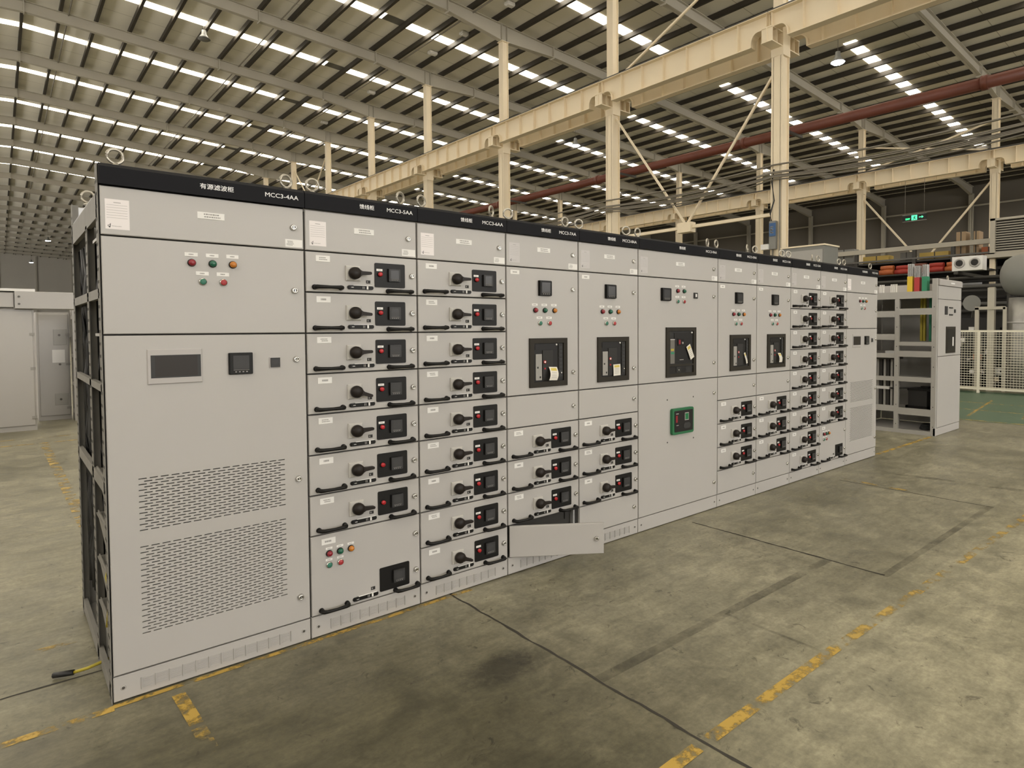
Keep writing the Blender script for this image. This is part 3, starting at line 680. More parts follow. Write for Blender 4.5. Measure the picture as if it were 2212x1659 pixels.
def eyebolt(cab, x, y, rz):
    def f(m):
        m.tube([(0.029 * math.cos(2 * PI * k / 20), 0, 0.045 + 0.029 * math.sin(2 * PI * k / 20)) for k in range(20)], 0.0065, 8, close=True)
        m.lathe((0, 0, 0), [(0.020, 0.0), (0.020, 0.008), (0.011, 0.014), (0.009, 0.020)], 'z', 12)
    part('eyebolt', 'eyebolt', 'eyebolt_steel', f, cab, (x, y, 2.199), (0, 0, rz))
def body(cab, w, shelves, left=True):
    def f(m):
        t = 0.004
        if left: m.box(0.001, 0.001 + t, 0.035, DEPTH, 0.02, 2.11)
        m.box(w - 0.001 - t, w - 0.001, 0.035, DEPTH, 0.02, 2.11)
        for x in (0.005, w - 0.035): m.box(x, x + 0.03, 0.060, 0.090, 0.11, 2.11)
        m.box(0.001, w - 0.001, DEPTH - t, DEPTH, 0.02, 2.11)
        m.box(0.001, w - 0.001, 0.05, DEPTH, 0.02, 0.03)
        if left: m.box(0.001, w - 0.001, 0.012, DEPTH, 2.10, 2.198)
        for z in shelves: m.box(0.005, w - 0.005, 0.060, 1.0 if left else 0.30, z - 0.006, z + 0.006)
    o = part('body', None, 'paint_frame', f, cab)
    def gap_strips(m):  # dark strips behind the seams, painting in the shade of the door gaps
        for z in [GZ[0]] + list(shelves) + [GZ[10]]: m.box(0.001, w - 0.001, 0.0205, 0.030, z - 0.012, z + 0.012)
        for x in (0.001, w - 0.013): m.box(x, x + 0.012, 0.0215, 0.030, 0.0, 2.11)
    part('gasket', None, 'interior_dark', gap_strips, cab, label='black rubber door seal')
    return o
def top_door(cab, w, plate_x, sheet=True, lock_x=None, stick=True, paper_x=0.024, faint=False):
    d = front(cab, 'top_door', w, GZ[9], GZ[10])
    if sheet: paper(d, paper_x, 0.026, faint=faint)
    def f(m):
        m.cbox(0, 0.107, -0.002, 0, 0, 0.029, 0.001, 0); dashes(m, 0.020, 0.090, 0.004, 0.026, 2, 1, -0.0023, 9)
    part('name_plate', 'name_plate', ['label_white', 'print_grey'], f, d, (plate_x, 0, 0.103))
    lock(d, w - 0.053 if lock_x is None else lock_x, 0.103)
    if stick: sticker(d, w - 0.089, 0.011)
    return d
XE = [0, .8, 1.4, 2.0, 2.6, 3.2, 4.2, 4.8, 5.4, 6.0, 6.6, 7.4]
GRP = 'light grey switchgear columns in one row'
def cabinet(i, label):
    return thing('switchgear_cabinet', label, 'cabinet', (XE[i], 0, 0), group=GRP)
def eyes(cab, w, i, rear=False):
    r = random.Random(i)
    eyebolt(cab, 0.066, 0.066, r.uniform(-0.5, 0.3)); eyebolt(cab, w - 0.060, 0.066, r.uniform(-0.6, 0.6))
    if rear: eyebolt(cab, 0.066, DEPTH - 0.06, -0.2)

def slotted_door(cab, w, z0, z1, blocks):
    """door with real rows of staggered slots; blocks = list of (zlow, zhigh, rows)"""
    h = z1 - z0
    def f(m):
        a, b, c, e = 0.0045, w - 0.0045, 0.0035, h - 0.0035; ch = 0.0028
        X0, X1 = 0.107, w - 0.100; n = 15; pitch = (X1 - X0) / n; sl = pitch * 0.74; sh = 0.0042
        rows = []
        for zl, zh, nr in blocks:
            for r in range(nr): rows.append((zl - z0 + (zh - zl) * r / (nr - 1), r % 2))
        rows.sort(); zc = c + ch
        for z, odd in rows:
            m.face([(a + ch, 0, zc), (b - ch, 0, zc), (b - ch, 0, z - sh / 2), (a + ch, 0, z - sh / 2)])
            x = a + ch; cnt = n if not odd else n - 1
            for k in range(cnt):
                s0 = X0 + pitch * k + (pitch / 2 if odd else 0); s1 = s0 + sl
                m.face([(x, 0, z - sh / 2), (s0, 0, z - sh / 2), (s0, 0, z + sh / 2), (x, 0, z + sh / 2)])
                for p, q in (((s0, z - sh / 2), (s1, z - sh / 2)), ((s1, z - sh / 2), (s1, z + sh / 2)), ((s1, z + sh / 2), (s0, z + sh / 2)), ((s0, z + sh / 2), (s0, z - sh / 2))):
                    m.face([(p[0], 0, p[1]), (q[0], 0, q[1]), (q[0], 0.006, q[1]), (p[0], 0.006, p[1])])
                x = s1
            m.face([(x, 0, z - sh / 2), (b - ch, 0, z - sh / 2), (b - ch, 0, z + sh / 2), (x, 0, z + sh / 2)])
            zc = z + sh / 2
        m.face([(a + ch, 0, zc), (b - ch, 0, zc), (b - ch, 0, e - ch), (a + ch, 0, e - ch)])
        o = [(a, c), (b, c), (b, e), (a, e)]; i_ = [(a + ch, c + ch), (b - ch, c + ch), (b - ch, e - ch), (a + ch, e - ch)]
        for k in range(4):
            p, q = o[k], o[(k + 1) % 4]; u, v = i_[k], i_[(k + 1) % 4]
            m.face([(u[0], 0, u[1]), (p[0], ch, p[1]), (q[0], ch, q[1]), (v[0], 0, v[1])])
            m.face([(p[0], ch, p[1]), (p[0], 0.02, p[1]), (q[0], 0.02, q[1]), (q[0], ch, q[1])])
        m.box(a + 0.01, b - 0.01, 0.016, 0.02, c + 0.01, e - 0.01, 1)
    return part('louvred_door', 'louvred_door', ['paint', 'interior_dark'], f, cab, (0, 0, z0))

def filter_cabinet(i, label, code, left):
    w = 0.8; cab = cabinet(i, label)
    body(cab, w, [GZ[7], GZ[9]], left)
    header(cab, w, '有源滤波柜', code, 0.423, 0.622, 0.771)
    d = top_door(cab, w, 0.346, paper_x=0.020, lock_x=0.748)
    d2 = front(cab, 'upper_door', w, GZ[7], GZ[9]); zo = GZ[7]
    for x, z, fn, c in ((.320, 1.821, pilot, 'lamp_red'), (.401, 1.821, pilot, 'lamp_green'), (.482, 1.822, pilot, 'lamp_amber'), (.361, 1.741, push, 'push_green'), (.442, 1.741, push, 'push_red')):
        fn(d2, x, z - zo, c); button_tag(d2, x - 0.001, z - zo + 0.0275, seed=2)
    lock(d2, 0.749, 1.716 - zo)
    d3 = slotted_door(cab, w, GZ[0], GZ[7], [(0.697, 0.913, 19), (0.263, 0.627, 31)]); zo = GZ[0]
    def hmi(m):
        m.cbox(0, 0.203, -0.006, 0, 0, 0.147, 0.003, 0); m.box(0.012, 0.197, -0.0066, -0.004, 0.026, 0.122, 1)
        m.face([(0.027, -0.0068, 0.032), (0.184, -0.0068, 0.032), (0.184, -0.0068, 0.118), (0.027, -0.0068, 0.118)], 2)
    part('touch_screen', 'hmi', ['silver_frame', 'meter_frame', 'screen_dark'], hmi, d3, (0.148, 0, 1.303 - zo), label='grey framed touch screen')
    meter(d3, 0.455, 0.555, 1.329 - zo, 1.427 - zo, 0.016, 'black_plastic')
    part('temperature_display', 'small_disp', ['silver_frame', 'meter_frame', 'screen'], lambda m: (m.cbox(0, 0.050, -0.004, 0, 0, 0.050, 0.001, 0), m.box(0.005, 0.047, -0.008, -0.003, 0.003, 0.047, 1), m.face([(0.010, -0.0083, 0.012), (0.042, -0.0083, 0.012), (0.042, -0.0083, 0.036), (0.010, -0.0083, 0.036)], 2)), d3, (0.628, 0, 1.352 - zo))
    for z in (1.388, 0.811, 0.232): lock(d3, 0.751, z - zo)
    plinth(cab, w, 12, i == 0); eyes(cab, w, i, rear=not left)
    return cab

c1 = filter_cabinet(0, 'near end switchgear column headed MCC3-4AA with touch screen and louvred door', 'MCC3-4AA', False)
# open left side of the first column: perforated posts, rails and the dark inside
def post(m, y, z0, z1):
    m.box(-0.004, 0.026, y - 0.003, y + 0.003, z0, z1); m.box(-0.004, -0.001, y - 0.030, y + 0.030, z0, z1, 0)
    n = int((z1 - z0) / 0.05)
    for k in range(n):
        z = z0 + 0.02 + k * 0.05
        for dy in (-0.016, 0.016): m.box(-0.0048, -0.0038, y + dy - 0.006, y + dy + 0.006, z, z + 0.012, 1)
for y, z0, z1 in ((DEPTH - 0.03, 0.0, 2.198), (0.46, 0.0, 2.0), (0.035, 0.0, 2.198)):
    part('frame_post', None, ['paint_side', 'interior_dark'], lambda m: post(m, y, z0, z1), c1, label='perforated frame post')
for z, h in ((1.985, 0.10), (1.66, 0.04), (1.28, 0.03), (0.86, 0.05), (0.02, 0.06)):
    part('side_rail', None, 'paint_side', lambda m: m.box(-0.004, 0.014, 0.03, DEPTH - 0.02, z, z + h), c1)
part('rear_rail', None, 'galvanised', lambda m: (m.box(0.0, 0.8, DEPTH - 0.02, DEPTH - 0.005, 2.10, 2.19), m.box(0.0, 0.8, 0.25, DEPTH - 0.05, 2.085, 2.095)), c1)
part('inner_panel', None, 'interior_dark', lambda m: m.box(0.09, 0.10, 0.05, DEPTH - 0.05, 0.10, 1.98), c1)
for z in (0.30, 0.50, 0.70, 0.90):
    part('mounting_bracket', 'mount_br', 'paint_side', lambda m: (m.box(0.0, 0.08, 0.06, 0.42, 0.0, 0.006), m.prism([(0.08, -0.10), (0.40, 0.0), (0.40, 0.02), (0.08, 0.02)], 0.004, 0.008, 'x')), c1, (0, 0, z))
for j in range(22):
    y = 0.50 + 0.030 * j; m = MB(); pts = [(0.05 + 0.02 * math.sin(j * 2 + k), y + 0.02 * math.sin(k * 1.3 + j), 1.95 - 0.16 * k) for k in range(12)]
    m.tube(pts, 0.013, 6); link('inner_cable', m.mesh('inner_cable', 'cable_black'), c1)
for j in range(12):
    y = 0.08 + 0.030 * j; m = MB(); pts = [(0.05, y + 0.015 * math.sin(k * 1.1 + j), 1.9 - 0.15 * k) for k in range(7)]
    m.tube(pts, 0.012, 6); link('inner_cable', m.mesh('inner_cable', 'cable_black'), c1)
m = MB(); m.tube([(0.03, 0.12, 0.62), (0.0, 0.10, 0.50), (0.01, 0.11, 0.40), (0.0, 0.13, 0.28)], 0.006, 6); link('earth_wire', m.mesh('earth_wire', 'cable_yellow'), c1, label='yellow green earth wire')
m = MB(); m.tube([(0.03, 0.35, 0.05), (-0.05, 0.36, 0.03), (-0.10, 0.38, 0.02)], 0.007, 6, 0); m.tube([(-0.10, 0.38, 0.02), (-0.17, 0.42, 0.015)], 0.012, 6, 1)
link('earth_wire', m.mesh('earth_wire', ['cable_yellow', 'cable_black']), c1, label='loose yellow wire end with a black sleeve on the floor')

def feeder(i, label, code, drawers, tall, angs=(), notags=()):
    w = 0.6; cab = cabinet(i, label); n = drawers
    body(cab, w, GZ[9 - n:10] if not tall else [GZ[k] for k in range(2, 10)])
    header(cab, w, '馈线柜', code, 0.3125, 0.422, 0.571)
    top_door(cab, w, 0.247, faint=i > 5)
    for k in range(n): drawer(cab, w, GZ[8 - k], angs[k] if k < len(angs) else 0.0, k not in notags)
    if tall: tall_drawer(cab, w, GZ[0])
    plinth(cab, w, 8, i < 5); eyes(cab, w, i); return cab
R_ = math.radians
feeder(1, 'feeder column headed MCC3-5AA with seven drawers and a tall bottom drawer', 'MCC3-5AA', 7, True, [R_(-2), R_(5), R_(-2), R_(18), R_(-4), R_(-2), R_(3)], (5, 6))
feeder(2, 'feeder column headed MCC3-6AA stacked with nine drawers', 'MCC3-6AA', 9, False, [R_(-1), R_(2), 0, R_(-2), R_(-1), R_(-1), R_(2), R_(1), R_(22)])

def breaker_small(cab):
    """air circuit breaker behind its square dark window frame"""
    b = part('breaker', 'acb', ['bezel_brown'], lambda m: (m.box(0, 0.033, -0.012, 0, 0, 0.313), m.box(0.283, 0.316, -0.012, 0, 0, 0.313), m.box(0.033, 0.283, -0.012, 0, 0.281, 0.313), m.box(0.033, 0.283, -0.012, 0, 0, 0.034)), cab, (0.173, 0, 1.155))
    part('breaker_face', 'acb_face', ['dark_panel', 'black_matte'], lambda m: (m.box(0.033, 0.283, -0.002, 0, 0.034, 0.281, 1), m.box(0.038, 0.228, -0.005, -0.001, 0.038, 0.277, 0), m.box(0.105, 0.190, -0.010, -0.004, 0.045, 0.235, 1), m.box(0.045, 0.225, -0.007, -0.004, 0.240, 0.274, 0)), b)
    part('terminal_strip', 'acb_term', ['black_matte', 'meter_frame', 'chrome'], lambda m: (m.box(0.240, 0.276, -0.008, -0.001, 0.045, 0.275, 0), [m.box(0.244, 0.270, -0.011, -0.008, 0.06 + 0.026 * k, 0.078 + 0.026 * k, 1) for k in range(8)], m.lathe((0.262, -0.008, 0.085), [(0.005, 0), (0.005, -0.006)], 'y', 8, 2)), b)
    part('trip_unit', 'acb_trip', ['grey_plastic', 'black_matte'], lambda m: (m.box(0.048, 0.098, -0.010, -0.004, 0.045, 0.212, 0), m.box(0.058, 0.070, -0.0105, -0.009, 0.120, 0.132, 1), m.box(0.078, 0.090, -0.0105, -0.009, 0.058, 0.070, 1)), b)
    part('state_flag', 'acb_flag', ['button_red', 'label_white'], lambda m: (m.lathe((0.122, -0.010, 0.160), [(0.011, 0), (0.011, -0.003), (0.006, -0.003), (0.006, -0.004)], 'y', 12, mis=[0, 0, 1, 1]), None), b)
    part('charge_flag', 'acb_flag2', 'button_red', lambda m: m.lathe((0.122, -0.010, 0.118), [(0.006, 0), (0.006, -0.003)], 'y', 10), b)
    part('corner_knob', 'acb_knob', 'label_white', lambda m: m.lathe((0.222, -0.005, 0.270), [(0.006, 0), (0.006, -0.006), (0.003, -0.008)], 'y', 10), b)
    return b
def hang_tag(b, x, z, w, h, rot, curl):
    def f(m):
        n = 6
        for k in range(n):
            def P(u, t):
                return (u * w - curl * 0.25 * w * t * t, -0.016 - curl * 0.030 * math.sin(t * 2.0), -t * h)
            for (u0, u1) in ((0, 1),):
                a, b_ = k / n, (k + 1) / n
                m.face([P(u0, a), P(u1, a), P(u1, b_), P(u0, b_)], 0)
        q = lambda u, t, d: (u * w - curl * 0.25 * w * t * t, -0.0165 - curl * 0.030 * math.sin(t * 2.0) - d, -t * h)
        m.face([q(.15, .08, .0006), q(.85, .08, .0006), q(.85, .28, .0006), q(.15, .28, .0006)], 1)
        for k in range(4): t = 0.38 + 0.13 * k; m.face([q(.15, t, .0006), q(.8, t, .0006), q(.8, t + .03, .0006), q(.15, t + .03, .0006)], 2)
    part('hanging_tag', None, ['tag_white', 'print_yellow', 'print_grey'], f, b, (x, 0, z), (0, rot, 0), label='white paper tag hanging in the breaker window')
def breaker_column(i, label, code, tag, open_door=False):
    w = 0.6; cab = cabinet(i, label)
    body(cab, w, [GZ[k] for k in (1, 2, 3, 4, 5, 9)])
    header(cab, w, '馈线柜', code, 0.310 if i < 6 else 0.288, 0.421, 0.569)
    top_door(cab, w, 0.245, faint=True)
    d = front(cab, 'breaker_door', w, GZ[5], GZ[9]); zo = GZ[5]
    name_tag(d, 0.032, 0.101, 1.865 - zo, 1.891 - zo, i)
    meter(d, 0.250, 0.353, 1.738 - zo, 1.836 - zo, 0.020, 'black_plastic')
    for x, z, fn, c in ((.226, 1.646, pilot, 'lamp_red'), (.304, 1.646, pilot, 'lamp_green'), (.385, 1.646, pilot, 'lamp_amber'), (.264, 1.564, push, 'push_green'), (.343, 1.564, push, 'push_red')):
        fn(d, x, z - zo, c); button_tag(d, x - 0.004, z - zo + 0.0275, 0.047, 0.0145, 3)
    lock(d, 0.546, 1.787 - zo); lock(d, 0.548, 1.238 - zo)
    b = breaker_small(cab)
    if tag == 0: hang_tag(b, 0.150, 0.128, 0.068, 0.085, 0.05, 1.0)
    elif tag == 1: hang_tag(b, 0.145, 0.118, 0.072, 0.080, -0.03, 0.1)
    elif tag == 2: hang_tag(b, 0.195, 0.150, 0.022, 0.100, -0.35, 0.2)
    else: hang_tag(b, 0.165, 0.135, 0.050, 0.085, 0.03, 0.8)
    e = front(cab, 'blank_door', w, GZ[4], GZ[5]); lock(e, 0.549, 0.10)
    for k in range(3): drawer(cab, w, GZ[3 - k], R_((-1, 1, 2)[k]))
    if open_door:
        e = front(cab, 'open_door', w, GZ[0], GZ[1]); e.location = (0.004, -0.001, GZ[0]); e.rotation_euler = (0, 0, -R_(35.4)); e['label'] = 'bottom door swung open'
    else: e = front(cab, 'blank_door', w, GZ[0], GZ[1])
    lock(e, 0.549, 0.10)
    plinth(cab, w, 8, i < 5); eyes(cab, w, i); return cab
c4 = breaker_column(3, 'breaker column headed MCC3-7AA whose bottom door swings open', 'MCC3-7AA', 0, True)
part('inner_duct', None, ['galvanised', 'interior_dark'], lambda m: (m.box(0.572, 0.590, 0.03, 0.05, 0.11, 0.31, 0), m.box(0.02, 0.57, 0.060, 0.064, 0.112, 0.31, 1), m.box(0.515, 0.525, 0.050, 0.060, 0.24, 0.29, 1)), c4)
breaker_column(4, 'breaker column headed MCC3-8AA beside the open-doored one', 'MCC3-8AA', 1)

# wide incoming column
w = 1.0; c6 = cabinet(5, 'wide column headed MCC3-9AA with a green framed controller low on its door')
body(c6, w, [GZ[5], GZ[9]]); header(c6, w, '馈线柜', 'MCC3-9AA', 0.505, 0.812, 0.962)
top_door(c6, w, 0.440, lock_x=0.936, faint=True)
d = front(c6, 'breaker_door', w, GZ[5], GZ[9]); zo = GZ[5]
meter(d, 0.255, 0.364, 1.738 - zo, 1.836 - zo, 0.020, 'black_plastic')
for x, z, fn, c in ((.458, 1.819, pilot, 'lamp_red'), (.538, 1.819, pilot, 'lamp_green'), (.459, 1.737, push, 'push_green'), (.538, 1.737, push, 'push_red')):
    fn(d, x, z - zo, c); button_tag(d, x - 0.004, z - zo + 0.0285, 0.047, 0.0145, 0)
part('selector_module', None, ['meter_frame', 'label_white'], lambda m: (m.cbox(0, 0.044, -0.012, 0, 0, 0.046, 0.002, 0), m.box(0.012, 0.030, -0.0125, -0.011, 0.012, 0.036, 1)), d, (0.664, 0, 1.766 - zo))
lock(d, 0.936, 1.788 - zo); lock(d, 0.940, 1.238 - zo)
b = part('breaker', None, 'bezel_brown', lambda m: (m.box(0, 0.036, -0.012, 0, 0, 0.388), m.box(0.338, 0.374, -0.012, 0, 0, 0.388), m.box(0.036, 0.338, -0.012, 0, 0.360, 0.388), m.box(0.036, 0.338, -0.012, 0, 0, 0.028), m.box(0.036, 0.338, -0.010, 0, 0.084, 0.098)), c6, (0.314, 0, 1.146))
part('breaker_face', None, ['dark_panel', 'black_matte', 'chrome'], lambda m: (m.box(0.036, 0.338, -0.002, 0, 0.028, 0.360, 1), m.box(0.100, 0.330, -0.006, -0.001, 0.105, 0.345, 0), m.box(0.042, 0.245, -0.006, -0.001, 0.036, 0.078, 0), m.box(0.120, 0.175, -0.010, -0.005, 0.036, 0.078, 1), m.lathe((0.148, -0.010, 0.054), [(0.006, 0), (0.006, -0.004)], 'y', 10, 2)), b)
part('trip_unit', None, ['machine_grey', 'cable_yellow', 'busbar_green', 'silver_frame'], lambda m: (m.box(0.044, 0.096, -0.012, -0.001, 0.106, 0.296, 0), m.box(0.050, 0.088, -0.0125, -0.011, 0.205, 0.222, 1), m.box(0.050, 0.090, -0.0125, -0.011, 0.180, 0.196, 2), m.box(0.042, 0.098, -0.0128, -0.011, 0.290, 0.297, 3)), b)
part('state_flag', None, ['lamp_red', 'grey_plastic', 'black_plastic'], lambda m: (m.box(0.140, 0.215, -0.010, -0.005, 0.245, 0.300, 2), m.box(0.150, 0.172, -0.011, -0.009, 0.255, 0.290, 0), None), b)
part('charge_flag', None, 'grey_plastic', lambda m: m.lathe((0.198, -0.010, 0.265), [(0.009, 0), (0.009, -0.003)], 'y', 10), b)
part('maker_mark', None, 'grey_plastic', lambda m: m.box(0.165, 0.215, -0.0075, -0.005, 0.130, 0.136), b)
part('corner_knob', None, 'label_white', lambda m: m.lathe((0.318, -0.005, 0.346), [(0.007, 0), (0.007, -0.006), (0.003, -0.008)], 'y', 10), b)
hang_tag(b, 0.238, 0.232, 0.052, 0.118, -R_(28), 0.05)
d = front(c6, 'lower_door', w, GZ[0], GZ[5]); zo = GZ[0]
def ctl(m):
    m.rrect(0, 0.268, 0, 0.205, 0.018, -0.024, 0, 0); m.rrect(0.022, 0.254, 0.020, 0.187, 0.008, -0.026, -0.022, 1)
    m.box(0.150, 0.200, -0.0275, -0.025, 0.105, 0.165, 2); m.box(0.154, 0.196, -0.0280, -0.027, 0.110, 0.160, 3)
    m.box(0.038, 0.060, -0.0270, -0.025, 0.095, 0.150, 4); m.rrect(0.135, 0.222, 0.040, 0.085, 0.02, -0.028, -0.025, 5); m.box(0.04, 0.072, -0.0270, -0.025, 0.160, 0.166, 6)
    m.box(0.045, 0.072, -0.0270, -0.025, 0.070, 0.074, 6)
part('controller', None, ['device_green', 'dark_panel', 'silver_frame', 'lcd_green', 'lamp_red', 'meter_frame', 'silver_frame'], ctl, d, (0.371, 0, 0.694 - zo), label='green framed square controller')
for x, z in ((.335, .972), (.664, .973), (.337, .640), (.667, .640)):
    part('bolt_hole', 'bolt_hole', 'interior_dark', lambda m: m.lathe((0, 0, 0), [(0.0065, 0.001), (0.0065, -0.0006)], 'y', 10), d, (x, 0, z - zo))
lock(d, 0.943, 0.984 - zo); lock(d, 0.947, 0.229 - zo)
plinth(c6, w, 15, False); eyes(c6, w, 5)
breaker_column(6, 'breaker column headed MCC3-10AA next to the wide column', 'MCC3-10AA', 2)
breaker_column(7, 'breaker column headed MCC3-11AA, last of the breaker columns', 'MCC3-11AA', 3)
feeder(8, 'far feeder column headed MCC3-12AA stacked with nine drawers', 'MCC3-12AA', 9, False)
feeder(9, 'far feeder column headed MCC3-13AA with a tall bottom drawer', 'MCC3-13AA', 7, True)
filter_cabinet(10, 'far end switchgear column headed MCC3-14AA with touch screen', 'MCC3-14AA', True)

# ------------------------------------------------------------------ separate open-sided cabinet at the right
XO = 9.37; WO = 1.0
rc = thing('open_cabinet', 'lone switchgear cabinet with open side frame standing past the row', 'cabinet', (XO, 0, 0))
def post2(m, y, z1):
    m.box(0, 0.045, y - 0.03, y + 0.03, 0.0, z1)
    for k in range(int(z1 / 0.28)): m.box(-0.001, 0.0, y - 0.005, y + 0.005, 0.12 + 0.28 * k, 0.132 + 0.28 * k, 1)
for y in (0.035, 0.525, 1.10): part('frame_post', None, ['paint_frame', 'interior_dark'], lambda m: post2(m, y, 2.20 if y < 0.1 else 1.98), rc, label='upright of the open side frame')
for i, (y0, y1, z, h) in enumerate(((0.06, 1.10, 1.93, 0.10), (0.06, 0.50, 1.70, 0.09), (0.55, 1.07, 1.67, 0.09), (0.06, 0.50, 1.26, 0.055), (0.06, 0.50, 1.10, 0.085), (0.55, 1.07, 1.34, 0.085), (0.55, 1.07, 1.08, 0.065), (0.06, 0.50, 0.745, 0.07), (0.55, 1.07, 0.745, 0.065), (0.06, 0.50, 0.27, 0.095), (0.55, 1.07, 0.30, 0.085), (0.06, 1.10, 0.0, 0.055))):
    part('side_rail', None, 'paint_frame', lambda m: m.box(-0.002, 0.03, y0, y1, z, z + h), rc)
part('rear_panel', None, 'paint_frame', lambda m: (m.box(WO - 0.01, WO, 0.03, 1.12, 0.05, 1.98), m.box(0.0, WO, 1.13, 1.14, 0.05, 2.15)), rc)
part('floor_tray', None, 'paint', lambda m: m.box(0.03, WO - 0.02, 0.05, 1.12, 0.03, 0.045), rc)
for z in (0.30, 0.75, 1.12): part('cross_rail', None, 'paint', lambda m: (m.box(0.02, WO, 0.30, 0.34, z, z + 0.03), m.box(0.70, 0.73, 0.06, 1.10, z, z + 0.03)), rc)
for x, y in ((0.72, 0.25), (0.72, 0.75)): part('inner_post', None, 'galvanised', lambda m: m.box(x, x + 0.035, y, y + 0.035, 0.04, 1.95), rc)
part('terminal_block', None, ['interior_dark', 'label_white'], lambda m: (m.box(0.15, 0.45, 0.60, 0.95, 1.05, 1.10, 0), m.box(0.3, 0.5, 0.62, 0.80, 1.12, 1.17, 1), m.box(0.2, 0.3, 0.70, 0.90, 0.60, 0.64, 1)), rc)
for j in range(6):
    part('inner_duct', None, 'paint_frame' if j % 2 else 'interior_dark', lambda m: m.box(0.25, 0.30, 0.62 + 0.05 * j, 0.65 + 0.05 * j, 0.32, 1.08), rc)
for j, (y, c) in enumerate(((0.34, 'cable_yellow'), (0.30, 'cable_yellow'), (0.22, 'busbar_green'), (0.15, 'busbar_red'))):
    part('inner_busbar', None, c, lambda m: m.box(0.45, 0.50, y, y + 0.03, 1.32, 1.95), rc)
pb = part('front_panel', None, 'paint', lambda m: (m.cbox(0.05, WO, -0.002, 0.02, 1.115, 1.912, 0.003), m.cbox(0.05, WO, -0.002, 0.02, 0.115, 1.108, 0.003), m.cbox(0.05, WO, -0.002, 0.02, 1.918, 2.10, 0.003)), rc)
part('header', None, ['silver_frame', 'lettering'], lambda m: (m.prism([(-0.016, 2.108), (-0.016, 2.185), (0.006, 2.199), (0.05, 2.199), (0.05, 2.108)], 0.05, WO, 'x'), m.box(0.50, 0.66, -0.017, -0.015, 2.14, 2.16, 1)), rc)
part('plinth', None, 'paint', lambda m: m.cbox(0.0, WO, 0.0, 0.03, 0.004, 0.108, 0.003), rc)
part('breaker', None, ['bezel_brown', 'dark_panel', 'label_white'], lambda m: (m.box(0.36, 0.74, -0.012, 0, 1.15, 1.53, 0), m.box(0.40, 0.70, -0.014, -0.01, 1.19, 1.49, 1), m.box(0.60, 0.64, -0.018, -0.014, 1.25, 1.38, 2)), rc)
for x0, x1, z0, z1 in ((.30, .40, 1.70, 1.82), (.48, .62, 1.79, 1.81), (.48, .62, 1.69, 1.71), (.69, .74, 1.73, 1.78)):
    part('door_module', None, ['meter_frame'], lambda m: m.cbox(x0, x1, -0.012, 0, z0, z1, 0.002), rc)
part('lifting_eye', None, 'eyebolt_steel', lambda m: m.tube([(0.6 + 0.03 * math.cos(2 * PI * k / 14), 0.06, 2.235 + 0.03 * math.sin(2 * PI * k / 14)) for k in range(14)], 0.007, 6, close=True), rc)
# busbars standing out of its roof
for y, c, nm, h in ((0.395, 'busbar_yellow', 'yellow', 0.36), (0.30, 'busbar_red', 'red', 0.33), (0.20, 'busbar_green', 'green', 0.34)):
    bt = thing('busbar_set', 'group of upright busbars sleeved %s on the open cabinet' % nm, 'busbar', (XO + 0.10, y, 2.03), group='sleeved busbars on the open cabinet')
    part('sleeve', None, c, lambda m: (m.box(0, 0.10, -0.035, 0.035, 0, h * 0.62)), bt, label='%s sleeve' % nm)
    for j in range(4): part('bar', None, ['galvanised', 'interior_dark'], lambda m: m.box(0.01, 0.09, -0.032 + 0.018 * j, -0.024 + 0.018 * j, h * 0.62, h * 1.12), bt)
part('roof_tray', None, 'paint', lambda m: (m.box(0.02, WO, 0.06, 1.12, 2.018, 2.028), m.box(0.40, 0.42, 0.06, 1.12, 2.03, 2.15), m.box(0.05, 0.42, 1.09, 1.11, 2.03, 2.16)), rc)
for j in range(7): part('duct_fin', 'duct_fin', 'label_white', lambda m: m.box(0.0, 0.02, 0, 0.012, 2.03, 2.15), rc, (0.05, 0.55 + 0.025 * j + (0.08 if j > 3 else 0), 0))
tr = thing('transformer', 'black boxed transformer sitting inside the open cabinet', 'transformer', (XO + 0.35, 0.30, 0.335))
part('core', None, 'black_matte', lambda m: m.box(-0.15, 0.15, -0.12, 0.13, 0.04, 0.27), tr)
part('foot_frame', None, 'black_plastic', lambda m: (m.box(-0.17, 0.17, -0.16, -0.13, 0, 0.05), m.box(-0.17, 0.17, 0.13, 0.16, 0, 0.05), m.box(-0.17, -0.13, -0.16, 0.16, 0, 0.05)), tr)
part('top_yoke', None, 'black_plastic', lambda m: (m.box(-0.16, 0.16, -0.17, 0.14, 0.27, 0.30), m.box(-0.05, 0.05, -0.10, 0.0, 0.30, 0.33)), tr)
part('lead', None, 'cable_black', lambda m: m.tube([(0, -0.05, 0.31), (-0.05, 0.10, 0.30), (-0.08, 0.30, 0.285), (-0.10, 0.40, 0.28)], 0.012, 6), tr)
cg = thing('cable_coil', 'black cable heap on the floor tray of the open cabinet', 'cable', (XO + 0.30, 0.20, 0.05))
part('loops', None, 'cable_black', lambda m: [m.tube([((0.13 - .01 * j) * math.cos(2 * PI * k / 18), (0.09 - 0.008 * j) * math.sin(2 * PI * k / 18), 0.012 + 0.018 * j) for k in range(18)], 0.011, 6, close=True) for j in range(4)], cg)

